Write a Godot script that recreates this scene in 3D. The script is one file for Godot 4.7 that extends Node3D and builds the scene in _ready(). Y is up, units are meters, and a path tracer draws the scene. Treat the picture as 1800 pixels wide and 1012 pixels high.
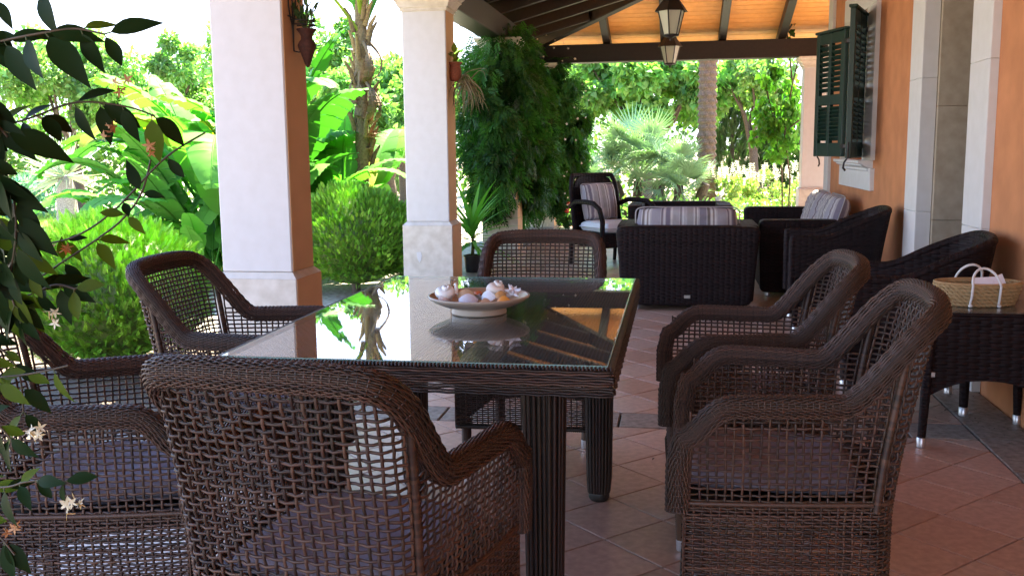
extends Node3D
# A covered veranda with wicker furniture, open to a bright garden on the left and at the far end.
# World: y up, metres; the veranda runs along -z; the house wall stands on the right (+x).

class MB:
	var v := PackedVector3Array()
	var n := PackedVector3Array()
	var c := PackedColorArray()
	var uv := PackedVector2Array()
	var ix := PackedInt32Array()
	func vert(p: Vector3, nn: Vector3, col: Color, t := Vector2.ZERO) -> int:
		v.append(p); n.append(nn); c.append(col); uv.append(t)
		return v.size() - 1
	func tri(a: int, b: int, d: int) -> void:   # counter-clockwise seen from outside
		ix.append(a); ix.append(d); ix.append(b)
	func quad(a: int, b: int, d: int, e: int) -> void:
		tri(a, b, d); tri(a, d, e)
	func face(ps: Array, out: Vector3, col: Color) -> void:   # flat polygon turned towards out
		var nn: Vector3 = (ps[1] - ps[0]).cross(ps[2] - ps[0])
		if nn.length_squared() < 1e-16 and ps.size() > 3:
			nn = (ps[2] - ps[0]).cross(ps[3] - ps[0])
		nn = nn.normalized()
		var flip := nn.dot(out) < 0.0
		if flip: nn = -nn
		var b := v.size()
		for p in ps: vert(p, nn, col, Vector2(p.x + p.z * 0.31, p.y))
		for i in range(1, ps.size() - 1):
			if flip: tri(b, b + i + 1, b + i)
			else: tri(b, b + i, b + i + 1)
	func box(at: Vector3, size: Vector3, col: Color, bev := 0.004, bas := Basis()) -> void:
		# a box with chamfered edges
		var h := size * 0.5
		bev = minf(bev, minf(h.x, minf(h.y, h.z)) * 0.9)
		var P := {}
		for sx in [-1, 1]:
			for sy in [-1, 1]:
				for sz in [-1, 1]:
					for k in 3:
						var q := Vector3(sx * (h.x - bev), sy * (h.y - bev), sz * (h.z - bev))
						q[k] = [sx, sy, sz][k] * h[k]
						P[[sx, sy, sz, k]] = at + bas * q
		for k in 3:
			var k1 := (k + 1) % 3
			var k2 := (k + 2) % 3
			for s in [-1, 1]:
				var o := Vector3.ZERO
				o[k] = s
				var ps := []
				for e in [[-1, -1], [1, -1], [1, 1], [-1, 1]]:
					var key := [0, 0, 0, k]
					key[k] = s; key[k1] = e[0]; key[k2] = e[1]
					ps.append(P[key])
				face(ps, bas * o, col)
			if bev <= 0.0: continue
			for s in [-1, 1]:
				for t in [-1, 1]:   # edge between faces k and k1 (signs s, t), running along k2
					var o := Vector3.ZERO
					o[k] = s; o[k1] = t
					var ps := []
					for e in [[-1, k], [1, k], [1, k1], [-1, k1]]:
						var key := [0, 0, 0, e[1]]
						key[k] = s; key[k1] = t; key[k2] = e[0]
						ps.append(P[key])
					face(ps, bas * o, col)
		if bev > 0.0:
			for sx in [-1, 1]:
				for sy in [-1, 1]:
					for sz in [-1, 1]:
						face([P[[sx, sy, sz, 0]], P[[sx, sy, sz, 1]], P[[sx, sy, sz, 2]]], bas * Vector3(sx, sy, sz), col)
	func bar(a: Vector3, b: Vector3, w: float, h: float, col: Color, bev := 0.004, up := Vector3.UP) -> void:
		var f := (b - a).normalized()
		var s := f.cross(up).normalized()
		var u := s.cross(f)
		box((a + b) * 0.5, Vector3(w, h, a.distance_to(b)), col, bev, Basis(s, u, -f))
	func prism(poly: Array, lift: Vector3, col: Color) -> void:   # a planar polygon pushed along lift
		var mid := Vector3.ZERO
		for p in poly: mid += p
		mid /= poly.size()
		face(poly, -lift, col)
		var top := []
		for p in poly: top.append(p + lift)
		face(top, lift, col)
		for i in poly.size():
			var a: Vector3 = poly[i]
			var b: Vector3 = poly[(i + 1) % poly.size()]
			if a.distance_to(b) > 1e-5:
				face([a, b, b + lift, a + lift], (a + b) * 0.5 - mid, col)
	func strand(p: PackedVector3Array, nr: PackedVector3Array, ra: float, rb: float, sides: int, col: Color) -> void:
		# a rod along p; ra across, rb along the given normals
		var b0 := v.size()
		var m := p.size()
		for i in m:
			var t := (p[mini(i + 1, m - 1)] - p[maxi(i - 1, 0)]).normalized()
			var b := t.cross(nr[i]).normalized()
			var q := b.cross(t)
			for s in sides:
				var a := TAU * s / sides + 0.785
				var ca := cos(a)
				var sa := sin(a)
				v.append(p[i] + b * (ca * ra) + q * (sa * rb))
				n.append((b * ca + q * sa).normalized())
				c.append(col); uv.append(Vector2.ZERO)
		for i in m - 1:
			for s in sides:
				var a := b0 + i * sides + s
				var b := b0 + i * sides + (s + 1) % sides
				tri(a, a + sides, b + sides); tri(a, b + sides, b)
	func tube(p: PackedVector3Array, r: PackedFloat32Array, sides: int, col: Color, caps := true) -> void:
		var b0 := v.size()
		var m := p.size()
		var ref := Vector3.UP if absf((p[1] - p[0]).normalized().y) < 0.9 else Vector3.RIGHT
		var t0 := (p[1] - p[0]).normalized()
		var q := (ref - t0 * ref.dot(t0)).normalized()
		for i in m:
			var t := (p[mini(i + 1, m - 1)] - p[maxi(i - 1, 0)]).normalized()
			q = (q - t * q.dot(t)).normalized()
			var b := t.cross(q)
			for s in sides:
				var a := TAU * s / sides
				var d := b * cos(a) + q * sin(a)
				vert(p[i] + d * r[i], d, col)
		for i in m - 1:
			for s in sides:
				var a := b0 + i * sides + s
				var b := b0 + i * sides + (s + 1) % sides
				tri(a, a + sides, b + sides); tri(a, b + sides, b)
		if caps:
			for e in [0, m - 1]:
				var d := (p[0] - p[1]) if e == 0 else (p[m - 1] - p[m - 2])
				var ps := []
				for s in sides: ps.append(v[b0 + e * sides + s])
				face(ps, d, col)
	func lathe(prof: Array, segs: int, col: Color, xf := Transform3D()) -> void:   # prof: Vector2(radius, height), upwards on the outside
		var b0 := v.size()
		var m := prof.size()
		for i in m:
			var d: Vector2 = (prof[mini(i + 1, m - 1)] - prof[maxi(i - 1, 0)]).normalized()
			for s in segs:
				var a := TAU * s / segs
				var nn := Vector3(d.y * cos(a), -d.x, d.y * sin(a))
				vert(xf * Vector3(prof[i].x * cos(a), prof[i].y, prof[i].x * sin(a)), (xf.basis * nn).normalized(), col, Vector2(float(s) / segs, prof[i].y))
		for i in m - 1:
			for s in segs:
				var a := b0 + i * segs + s
				var b := b0 + i * segs + (s + 1) % segs
				tri(a, a + segs, b + segs); tri(a, b + segs, b)
	func grid(P: Array, nu: int, nv: int, col: Color, flip := false, uvs := []) -> void:   # (nu+1)*(nv+1) points, smooth normals
		var b0 := v.size()
		for j in nv + 1:
			for i in nu + 1:
				var du: Vector3 = P[j * (nu + 1) + mini(i + 1, nu)] - P[j * (nu + 1) + maxi(i - 1, 0)]
				var dv: Vector3 = P[mini(j + 1, nv) * (nu + 1) + i] - P[maxi(j - 1, 0) * (nu + 1) + i]
				var nn := du.cross(dv).normalized()
				if nn.length() < 0.5: nn = Vector3.UP
				vert(P[j * (nu + 1) + i], -nn if flip else nn, col, uvs[j * (nu + 1) + i] if uvs.size() else Vector2(float(i) / nu, float(j) / nv))
		for j in nv:
			for i in nu:
				var a := b0 + j * (nu + 1) + i
				if flip: quad(a, a + nu + 1, a + nu + 2, a + 1)
				else: quad(a, a + 1, a + nu + 2, a + nu + 1)
	func ball(at: Vector3, r: Vector3, col: Color, e := 1.0, nu := 16, nv := 10, bas := Basis()) -> void:   # superellipsoid
		var b0 := v.size()
		for j in nv + 1:
			var f := -PI / 2 + PI * j / nv
			for i in nu + 1:
				var a := TAU * i / nu
				var d := Vector3(sp(cos(f), e) * sp(cos(a), e), sp(sin(f), e), sp(cos(f), e) * sp(sin(a), e))
				var q := Vector3(sp(cos(f), 2 - e) * sp(cos(a), 2 - e) / r.x, sp(sin(f), 2 - e) / r.y, sp(cos(f), 2 - e) * sp(sin(a), 2 - e) / r.z)
				var p := d * r
				vert(at + bas * p, (bas * q).normalized(), col, Vector2(p.x, p.z))
		for j in nv:
			for i in nu:
				var a := b0 + j * (nu + 1) + i
				quad(a, a + nu + 1, a + nu + 2, a + 1)
	func sp(x: float, e: float) -> float:
		return signf(x) * pow(absf(x), e)
	func mesh() -> ArrayMesh:
		var A := []
		A.resize(Mesh.ARRAY_MAX)
		A[Mesh.ARRAY_VERTEX] = v; A[Mesh.ARRAY_NORMAL] = n; A[Mesh.ARRAY_COLOR] = c; A[Mesh.ARRAY_TEX_UV] = uv; A[Mesh.ARRAY_INDEX] = ix
		var m := ArrayMesh.new()
		m.add_surface_from_arrays(Mesh.PRIMITIVE_TRIANGLES, A)
		return m

var rng := RandomNumberGenerator.new()
var used := {}
var M := {}
const W := Color(1, 1, 1)

func rr(a: float, b: float) -> float: return rng.randf_range(a, b)
func V(x: float, y: float, z: float) -> Vector3: return Vector3(x, y, z)

func numbered(called: String) -> String:
	used[called] = used.get(called, -1) + 1
	return called if used[called] == 0 else "%s_%03d" % [called, used[called]]
func tag(o: Node3D, label: String, category: String, group := "", kind := "") -> Node3D:
	if label: o.set_meta("label", label)
	if category: o.set_meta("category", category)
	if group: o.set_meta("group", group)
	if kind: o.set_meta("kind", kind)
	return o
func thing(called: String, label: String, category: String, at := Vector3.ZERO, turn := 0.0, group := "") -> Node3D:
	var o := Node3D.new()
	o.name = numbered(called)
	add_child(o)
	o.position = at
	o.rotation.y = turn
	return tag(o, label, category, group)
func part(called: String, mesh: Mesh, m: Material, parent: Node3D, at := Transform3D()) -> MeshInstance3D:
	var o := MeshInstance3D.new()
	var k := 0
	var nm := called
	while parent.has_node(nm):
		k += 1
		nm = "%s_%03d" % [called, k]
	o.name = nm
	o.mesh = mesh
	o.material_override = m
	parent.add_child(o, true)
	o.transform = at
	return o
func pieces(called: String, k: int, mesh: Mesh, m: Material, parent: Node3D, at := Transform3D()) -> MeshInstance3D:   # like part(), the number given
	var o := MeshInstance3D.new()
	o.name = called if k == 0 else "%s_%03d" % [called, k]
	o.mesh = mesh
	o.material_override = m
	parent.add_child(o, true)
	o.transform = at
	return o
func solo(called: String, mesh: Mesh, m: Material, label: String, category: String, group := "", kind := "") -> MeshInstance3D:
	var o := MeshInstance3D.new()
	o.name = numbered(called)
	o.mesh = mesh
	o.material_override = m
	add_child(o)
	tag(o, label, category, group, kind)
	return o
func struct(called: String, mesh: Mesh, m: Material) -> MeshInstance3D:
	return solo(called, mesh, m, "", "", "", "structure")
func many(called: String, mesh: Mesh, m: Material, xf: Array, cols: Array, parent: Node3D, kind := "stuff") -> MultiMeshInstance3D:
	var mm := MultiMesh.new()
	mm.transform_format = MultiMesh.TRANSFORM_3D
	mm.use_colors = true
	mm.mesh = mesh
	mm.instance_count = xf.size()
	for i in xf.size():
		mm.set_instance_transform(i, xf[i])
		mm.set_instance_color(i, cols[i])
	var o := MultiMeshInstance3D.new()
	o.multimesh = mm
	o.material_override = m
	o.name = called if parent != self else numbered(called)
	parent.add_child(o, true)
	if kind: o.set_meta("kind", kind)
	return o
func copy(o: Node3D, called: String, label: String, at: Vector3, turn := 0.0) -> Node3D:
	var r: Node3D = o.duplicate()
	r.name = numbered(called)
	add_child(r)
	r.position = at
	r.rotation = V(0, turn, 0)
	r.set_meta("label", label)
	return r

# ---- materials
func noise_tex(seed_: int, freq: float, lo: Color, hi: Color, oct := 4, size := 256, mid := 0.5) -> NoiseTexture2D:
	var f := FastNoiseLite.new()
	f.seed = seed_; f.frequency = freq; f.fractal_octaves = oct
	f.noise_type = FastNoiseLite.TYPE_SIMPLEX_SMOOTH
	var t := NoiseTexture2D.new()
	t.width = size; t.height = size; t.seamless = true; t.noise = f
	var g := Gradient.new()
	g.set_color(0, lo); g.set_color(1, hi)
	g.add_point(mid, lo.lerp(hi, 0.5))
	t.color_ramp = g
	return t
func mat(called: String, rgb: Color, rough := 0.7, tex: Texture2D = null, scale := 1.0, bump: Texture2D = null, depth := 0.0, bscale := 1.0) -> StandardMaterial3D:
	var m := StandardMaterial3D.new()
	m.resource_name = called
	m.albedo_color = rgb.linear_to_srgb()
	m.roughness = rough
	m.vertex_color_use_as_albedo = true
	if tex or bump:
		m.uv1_triplanar = true
		m.uv1_world_triplanar = true
		m.uv1_scale = Vector3.ONE * scale
	if tex: m.albedo_texture = tex
	if bump:
		m.heightmap_enabled = true
		m.heightmap_texture = bump
		m.heightmap_scale = depth
	M[called] = m
	return m
func leaf_mat(called: String, rgb: Color, through: Color, rough := 0.45) -> StandardMaterial3D:
	var m := mat(called, rgb, rough)
	m.backlight_enabled = true
	m.backlight = through
	return m
func weave_tex(cells: int, px: int, seed_: int, strip_w: float, thin_w: float, height: bool) -> ImageTexture:
	# flat basket weave: wide uprights, narrow strips going over one and under the next; height, or the strips' own tones
	var r := RandomNumberGenerator.new()
	r.seed = seed_
	var im := Image.create(px, px, false, Image.FORMAT_RGB8)
	var cs := px / cells
	var tone_v := []
	var tone_h := []
	for i in cells: tone_v.append(r.randf_range(0.78, 1.0))
	for i in cells * 3: tone_h.append(r.randf_range(0.7, 1.0))
	for y in px:
		for x in px:
			var cx := x / cs
			var fx := fmod(x, cs) / cs
			var cy := int(y * 3.0 / cs)
			var fy := fmod(y * 3.0 / cs, 1.0)
			var over := (cx + cy) % 2 == 0
			var hv := 0.0
			if absf(fx - 0.5) < strip_w * 0.5: hv = 0.35 + 0.3 * sqrt(maxf(0.0, 1.0 - pow((fx - 0.5) / (strip_w * 0.5), 2)))
			var hh := 0.0
			if absf(fy - 0.5) < thin_w * 0.5:
				hh = 0.3 + 0.35 * sqrt(maxf(0.0, 1.0 - pow((fy - 0.5) / (thin_w * 0.5), 2)))
				hh += (0.35 if over else -0.2) * cos((fx - 0.5) * PI)
			var h := maxf(hv, hh)
			var t: float = tone_h[cy % (cells * 3)] if hh > hv else tone_v[cx % cells]
			im.set_pixel(x, y, Color(h, h, h) if height else Color(t, t * 0.97, t * 0.95))
	return ImageTexture.create_from_image(im)
func stripe_tex(seed_: int) -> ImageTexture:
	# woven stripes across a pillow: cream, grey lilac, blue and brown lines
	var r := RandomNumberGenerator.new()
	r.seed = seed_
	var im := Image.create(256, 16, false, Image.FORMAT_RGB8)
	im.fill(Color(0.80, 0.78, 0.77))
	var bands := [[0, 22, Color(0.72, 0.70, 0.68)], [26, 4, Color(0.93, 0.92, 0.88)], [32, 4, Color(0.55, 0.50, 0.48)], [38, 4, Color(0.93, 0.92, 0.88)], [48, 26, Color(0.60, 0.58, 0.61)], [78, 10, Color(0.52, 0.47, 0.45)],
		[92, 5, Color(0.94, 0.93, 0.90)], [100, 4, Color(0.60, 0.55, 0.50)], [107, 5, Color(0.94, 0.93, 0.90)], [118, 34, Color(0.72, 0.70, 0.72)], [156, 6, Color(0.55, 0.50, 0.52)], [166, 4, Color(0.93, 0.92, 0.9)], [174, 16, Color(0.58, 0.55, 0.6)],
		[194, 5, Color(0.94, 0.93, 0.9)], [203, 22, Color(0.76, 0.74, 0.73)], [230, 4, Color(0.5, 0.45, 0.44)], [238, 5, Color(0.93, 0.92, 0.9)]]
	for b in bands: im.fill_rect(Rect2i(b[0], 0, b[1], 16), b[2])
	for y in 16:
		for x in 256:
			var k := r.randf_range(0.96, 1.02)
			im.set_pixel(x, y, im.get_pixel(x, y) * Color(k, k, k))
	return ImageTexture.create_from_image(im)

func materials() -> void:
	var fine := noise_tex(3, 0.05, Color(0.2, 0.2, 0.2), Color(0.8, 0.8, 0.8), 4)
	mat("plaster", Color(0.60, 0.25, 0.105), 0.9, noise_tex(11, 0.012, Color(0.89, 0.88, 0.87), Color(1, 1, 1), 5, 512), 0.6, fine, 0.12, 3.0)
	mat("side_ochre", Color(0.66, 0.40, 0.20), 0.9, noise_tex(12, 0.012, Color(0.93, 0.92, 0.91), Color(1, 1, 1), 5, 256), 0.6, fine, 0.12, 3.0)  # orange-brown tone for the inner side of the columns
	mat("limestone", Color(0.72, 0.67, 0.58), 0.85, noise_tex(5, 0.02, Color(0.88, 0.865, 0.84), Color(1, 1, 1), 5, 512), 0.9, fine, 0.05)
	mat("paint", Color(0.66, 0.655, 0.64), 0.8, noise_tex(7, 0.015, Color(0.97, 0.967, 0.96), Color(1, 1, 1), 6, 512), 1.2, fine, 0.05)
	mat("wood", Color(0.014, 0.008, 0.005), 0.5, noise_tex(9, 0.03, Color(0.6, 0.58, 0.55), Color(1, 1, 1), 4), 2.0, fine, 0.1)
	mat("boards", Color(0.96, 0.44, 0.10), 0.6, noise_tex(13, 0.02, Color(0.90, 0.88, 0.85), Color(1, 1, 1), 4), 1.2, fine, 0.05)
	mat("tile", Color(1, 1, 1), 0.32, noise_tex(15, 0.03, Color(0.84, 0.825, 0.81), Color(1, 1, 1), 5, 512), 1.7, fine, 0.05)
	mat("grout", Color(0.13, 0.085, 0.065), 0.95, fine, 3.0)
	mat("travertine", Color(0.40, 0.34, 0.29), 0.5, noise_tex(17, 0.03, Color(0.62, 0.6, 0.58), Color(1, 1, 1), 5, 512, 0.35), 1.5, fine, 0.12)
	mat("cane", Color(1, 1, 1), 0.5)
	mat("cane_flat", Color(1, 1, 1), 0.85).metallic_specular = 0.15
	mat("cane_core", Color(0.03, 0.02, 0.015), 0.7)
	var lounge := mat("lounge_weave", Color(0.016, 0.009, 0.010), 0.55)
	lounge.metallic_specular = 0.3
	lounge.uv1_triplanar = true
	lounge.uv1_scale = Vector3.ONE * 3.2
	lounge.albedo_texture = weave_tex(8, 256, 4, 0.86, 0.9, false)
	lounge.heightmap_enabled = true
	lounge.heightmap_texture = weave_tex(8, 512, 4, 0.86, 0.9, true)
	lounge.heightmap_scale = 0.9
	mat("top_weave", Color(0.085, 0.06, 0.045), 0.55)
	mat("metal_cap", Color(0.62, 0.62, 0.62), 0.35).metallic = 0.9
	mat("iron", Color(0.02, 0.016, 0.014), 0.5)
	mat("shutter_green", Color(0.006, 0.030, 0.019), 0.5)
	mat("terracotta", Color(0.36, 0.10, 0.045), 0.85, noise_tex(19, 0.03, Color(0.7, 0.68, 0.66), Color(1, 1, 1), 4), 6.0)
	mat("dark_clay", Color(0.10, 0.032, 0.018), 0.85, noise_tex(19, 0.03, Color(0.6, 0.58, 0.56), Color(1, 1, 1), 4), 6.0)
	var glass := mat("glass", Color(1, 1, 1), 0.0)
	glass.transparency = BaseMaterial3D.TRANSPARENCY_ALPHA
	glass.albedo_color = Color(0.86, 0.95, 0.93, 0.04)
	glass.roughness = 0.01
	glass.vertex_color_use_as_albedo = false
	glass.metallic_specular = 0.75
	mat("glass_edge", Color(0.20, 0.34, 0.29), 0.15)
	var frost := mat("lantern_glass", Color(0.72, 0.74, 0.62), 0.55)
	frost.backlight_enabled = true
	frost.backlight = Color(0.8, 0.8, 0.7)
	for k in 1:
		var s := mat("stripes", Color(0.76, 0.75, 0.76), 0.95)
		s.albedo_texture = stripe_tex(31)
		s.uv1_scale = V(2.0, 4, 1)
	mat("cushion", Color(0.24, 0.23, 0.28), 0.95, noise_tex(23, 0.2, Color(0.86, 0.86, 0.86), Color(1, 1, 1), 2), 8.0, fine, 0.1)
	mat("cushion_white", Color(0.72, 0.72, 0.74), 0.95, null, 1.0, fine, 0.1)
	mat("plain", Color(1, 1, 1), 0.6)
	mat("glazed", Color(1, 1, 1), 0.3)
	mat("seagrass", Color(1, 1, 1), 0.8)
	mat("soil", Color(0.42, 0.34, 0.25), 0.95, noise_tex(25, 0.01, Color(0.6, 0.58, 0.55), Color(1, 1, 1), 6, 512), 0.35, fine, 1.0)
	mat("gravel", Color(0.62, 0.58, 0.50), 0.95, noise_tex(27, 0.06, Color(0.6, 0.58, 0.55), Color(1, 1, 1), 5, 512), 0.5, fine, 1.0)
	mat("bark", Color(1, 1, 1), 0.9, noise_tex(29, 0.04, Color(0.55, 0.53, 0.5), Color(1, 1, 1), 5), 3.0, fine, 0.8)
	leaf_mat("leaf", Color(1, 1, 1), Color(0.85, 1.0, 0.62), 0.45).metallic_specular = 0.35
	leaf_mat("leaf_thick", Color(1, 1, 1), Color(0.32, 0.42, 0.15), 0.5)
	leaf_mat("petal", Color(1, 1, 1), Color(0.6, 0.6, 0.5), 0.6)
	var dl := leaf_mat("dead_leaf", Color(0.19, 0.125, 0.07), Color(0.2, 0.16, 0.1), 0.8)
	leaf_mat("flower_fresh", Color(0.78, 0.74, 0.56), Color(0.7, 0.65, 0.45), 0.6)
	leaf_mat("flower_old", Color(0.50, 0.28, 0.13), Color(0.6, 0.35, 0.15), 0.6)

func _ready() -> void:
	rng.seed = 4242
	# camera: seated eye height, looking along the veranda and a little left
	var cam := Camera3D.new()
	cam.name = "camera"
	cam.fov = 33.15
	cam.near = 0.05
	cam.far = 900.0
	cam.transform = Transform3D(Basis(Vector3(0.985986, -0.010889, -0.166474), Vector3(-0.012911, 0.989895, -0.141216), Vector3(0.166329, 0.141386, 0.975881)), V(0, 1.2, 0))
	add_child(cam)
	cam.current = true
	var env := Environment.new()
	env.background_mode = Environment.BG_SKY
	var sky := Sky.new()
	var sm := ProceduralSkyMaterial.new()
	sm.sky_top_color = Color(0.52, 0.66, 0.90)
	sm.sky_horizon_color = Color(0.90, 0.92, 0.95)
	sm.sky_curve = 0.18
	sm.ground_bottom_color = Color(0.30, 0.27, 0.20)
	sm.ground_horizon_color = Color(0.70, 0.70, 0.66)
	sm.sun_angle_max = 20.0
	sky.sky_material = sm
	env.sky = sky
	env.background_energy_multiplier = 0.48
	env.ambient_light_source = Environment.AMBIENT_SOURCE_SKY
	env.tonemap_mode = Environment.TONE_MAPPER_LINEAR
	env.tonemap_exposure = 12.0
	env.sdfgi_enabled = true
	env.ssao_enabled = true
	env.ssil_enabled = true
	var we := WorldEnvironment.new()
	we.name = "world"
	we.environment = env
	add_child(we)
	# the sun stands high ahead, a little to the right: the garden is seen against the light
	var sun := DirectionalLight3D.new()
	sun.name = "sun"
	sun.light_energy = 1.6
	sun.light_color = Color(1.0, 0.95, 0.86)
	sun.light_angular_distance = 0.5
	sun.shadow_enabled = true
	add_child(sun)
	sun.look_at_from_position(V(0.11, 1.0, -0.58), Vector3.ZERO, Vector3.UP)
	materials()
	leaf_colors()
	floor_and_ground()
	columns()
	roof()
	house()
	lantern()
	dining_set()
	plate_and_shells()
	lounge()
	wall_pots()
	garden()
	litter()
	jasmine()

# ---- the setting
const TP := 0.27           # roof pitch
const EX := -2.155         # middle of the eave beam
const EZ := -15.13         # middle of the end beam
const BOARD_Y := 2.92      # underside of the boards above the beams
func left_y(x: float) -> float: return BOARD_Y + (x - EX) * TP
func end_y(z: float) -> float: return BOARD_Y + (z - EZ) * TP

func floor_and_ground() -> void:
	var g := MB.new()
	g.face([V(-400, -0.16, 300), V(400, -0.16, 300), V(400, -0.16, -400), V(-400, -0.16, -400)], Vector3.UP, W)
	struct("ground", g.mesh(), M.soil)
	var dark_ground := MB.new()
	dark_ground.prism([V(-7, -0.156, 8), V(-7, -0.156, -6.4), V(-2.45, -0.156, -6.4), V(-2.45, -0.156, 8)], V(0, 0.03, 0), Color(0.36, 0.34, 0.32))  # dark ground added to cut the light bounced onto the column fronts
	struct("added_dark_ground", dark_ground.mesh(), M.soil)
	var gp := MB.new()  # pale gravel added to bounce sunlight in under the roof
	gp.prism([V(-20, -0.156, -6.5), V(-20, -0.156, -30), V(-6.2, -0.156, -30), V(-4.4, -0.156, -20), V(-2.5, -0.156, -15.4), V(-2.5, -0.156, -6.5)], V(0, 0.02, 0), Color(0.9, 0.9, 0.85))
	gp.prism([V(-4.0, -0.156, -15.6), V(14, -0.156, -15.6), V(14, -0.156, -18.8), V(-4.0, -0.156, -18.2)], V(0, 0.018, 0), Color(1.05, 1.03, 1.0))
	struct("added_gravel", gp.mesh(), M.gravel)
	# veranda slab with its stone edge; tiles and border stones are its parts
	var s := MB.new()
	s.box(V(-0.41, -0.116, -6.0), V(4.02, 0.2, 19.2), W, 0.004)
	var fl := struct("veranda_floor", s.mesh(), M.grout)
	var half := 0.18
	var full := []
	for k in 4: full.append(tile_mesh([V(0, 0, -half), V(half, 0, 0), V(0, 0, half), V(-half, 0, 0)], k))
	var spots := []
	var inner := [Rect2(-1.85, -4.10, 3.09, 7.6), Rect2(-1.85, -15.2, 3.09, 10.86)]
	for i in range(-60, 30):
		for k in 2:
			for j in range(-8, 9):
				var c := Vector2(-0.207 + j * 2 * half + k * half, -3.589 + 0.18 + i * half * 2 + k * half)
				for r in inner:
					if r.grow(half).has_point(c): spots.append([c, r])
	spots.sort_custom(func(a, b): return absf(a[0].y + 2.6) + absf(a[0].x) * 0.2 < absf(b[0].y + 2.6) + absf(b[0].x) * 0.2)
	var rest := MB.new()
	var n_parts := 0
	for sp in spots:
		var c: Vector2 = sp[0]
		var r: Rect2 = sp[1]
		var dia := PackedVector2Array([c + Vector2(0, -half), c + Vector2(half, 0), c + Vector2(0, half), c + Vector2(-half, 0)])
		var rp := PackedVector2Array([r.position, r.position + Vector2(r.size.x, 0), r.end, r.position + Vector2(0, r.size.y)])
		var whole := true
		for q in dia:
			if not r.has_point(q): whole = false
		var tone := rng.randi_range(0, 3)
		if whole:
			if n_parts < 298:
				pieces("tile", n_parts, full[tone], M.tile, fl, Transform3D(Basis(Vector3.UP, PI * rng.randi_range(0, 1)), V(c.x, 0, c.y)))
				n_parts += 1
			else: tile_mesh([V(c.x, 0, c.y - half), V(c.x + half, 0, c.y), V(c.x, 0, c.y + half), V(c.x - half, 0, c.y)], tone, rest)
			continue
		for poly in Geometry2D.intersect_polygons(dia, rp):
			var ps := []
			for q in poly: ps.append(V(q.x, 0, q.y))
			if poly.size() < 3: continue
			var area := 0.0
			for q in poly.size(): area += poly[q].cross(poly[(q + 1) % poly.size()])
			if absf(area) < 0.004: continue
			if n_parts < 298:
				pieces("tile", n_parts, tile_mesh(ps, tone), M.tile, fl)
				n_parts += 1
			else: tile_mesh(ps, tone, rest)
	var ro := part("far_tiles", rest.mesh(), M.tile, fl)
	ro.set_meta("kind", "stuff")
	# border stones of the house side, the cross band and the garden side
	var kk := 0
	var z := 3.5
	while z > -15.0:
		for x in [[1.245, 1.475], [-2.38, -1.856]]:
			pieces("border_stone", kk, slab(V(x[0], 0, z), V(x[1], 0, z - 0.42), rr(0.86, 1.0)), M.travertine, fl)
			kk += 1
		z -= 0.424
	var x := -1.85
	while x < 1.2:
		pieces("border_stone", kk, slab(V(x, 0, -4.106), V(minf(x + 0.40, 1.24), 0, -4.334), rr(0.86, 1.0)), M.travertine, fl)
		kk += 1
		x += 0.404

func tile_mesh(ps: Array, tone: int, into: MB = null) -> Mesh:
	var cols := [Color(0.57, 0.36, 0.265), Color(0.60, 0.395, 0.30), Color(0.52, 0.32, 0.23), Color(0.58, 0.40, 0.31)]
	var col: Color = cols[tone]
	var m := MB.new() if into == null else into
	var mid := Vector3.ZERO
	for p in ps: mid += p
	mid /= ps.size()
	var outer := []
	var top := []
	for p in ps:
		var d: Vector3 = (mid - p).normalized()
		outer.append(p + d * 0.0045 + V(0, -0.0014, 0))
		top.append(p + d * 0.0062)
	m.face(top, Vector3.UP, col)
	for i in ps.size():
		var j := (i + 1) % ps.size()
		var out: Vector3 = (outer[i] + outer[j]) * 0.5 - mid
		m.face([outer[i], outer[j], top[j], top[i]], out + Vector3.UP * 0.1, col)
		m.face([outer[i] + V(0, -0.013, 0), outer[j] + V(0, -0.013, 0), outer[j], outer[i]], out, col)
	return m.mesh() if into == null else null
func slab(a: Vector3, b: Vector3, k: float) -> Mesh:
	var m := MB.new()
	var lo := V(minf(a.x, b.x), 0, minf(a.z, b.z))
	var hi := V(maxf(a.x, b.x), 0, maxf(a.z, b.z))
	var s := hi - lo
	m.box((lo + hi) * 0.5 + V(0, -0.0075, 0), V(s.x - 0.005, 0.017, s.z - 0.005), Color(k, k, k * 0.98), 0.003)
	return m.mesh()

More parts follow.
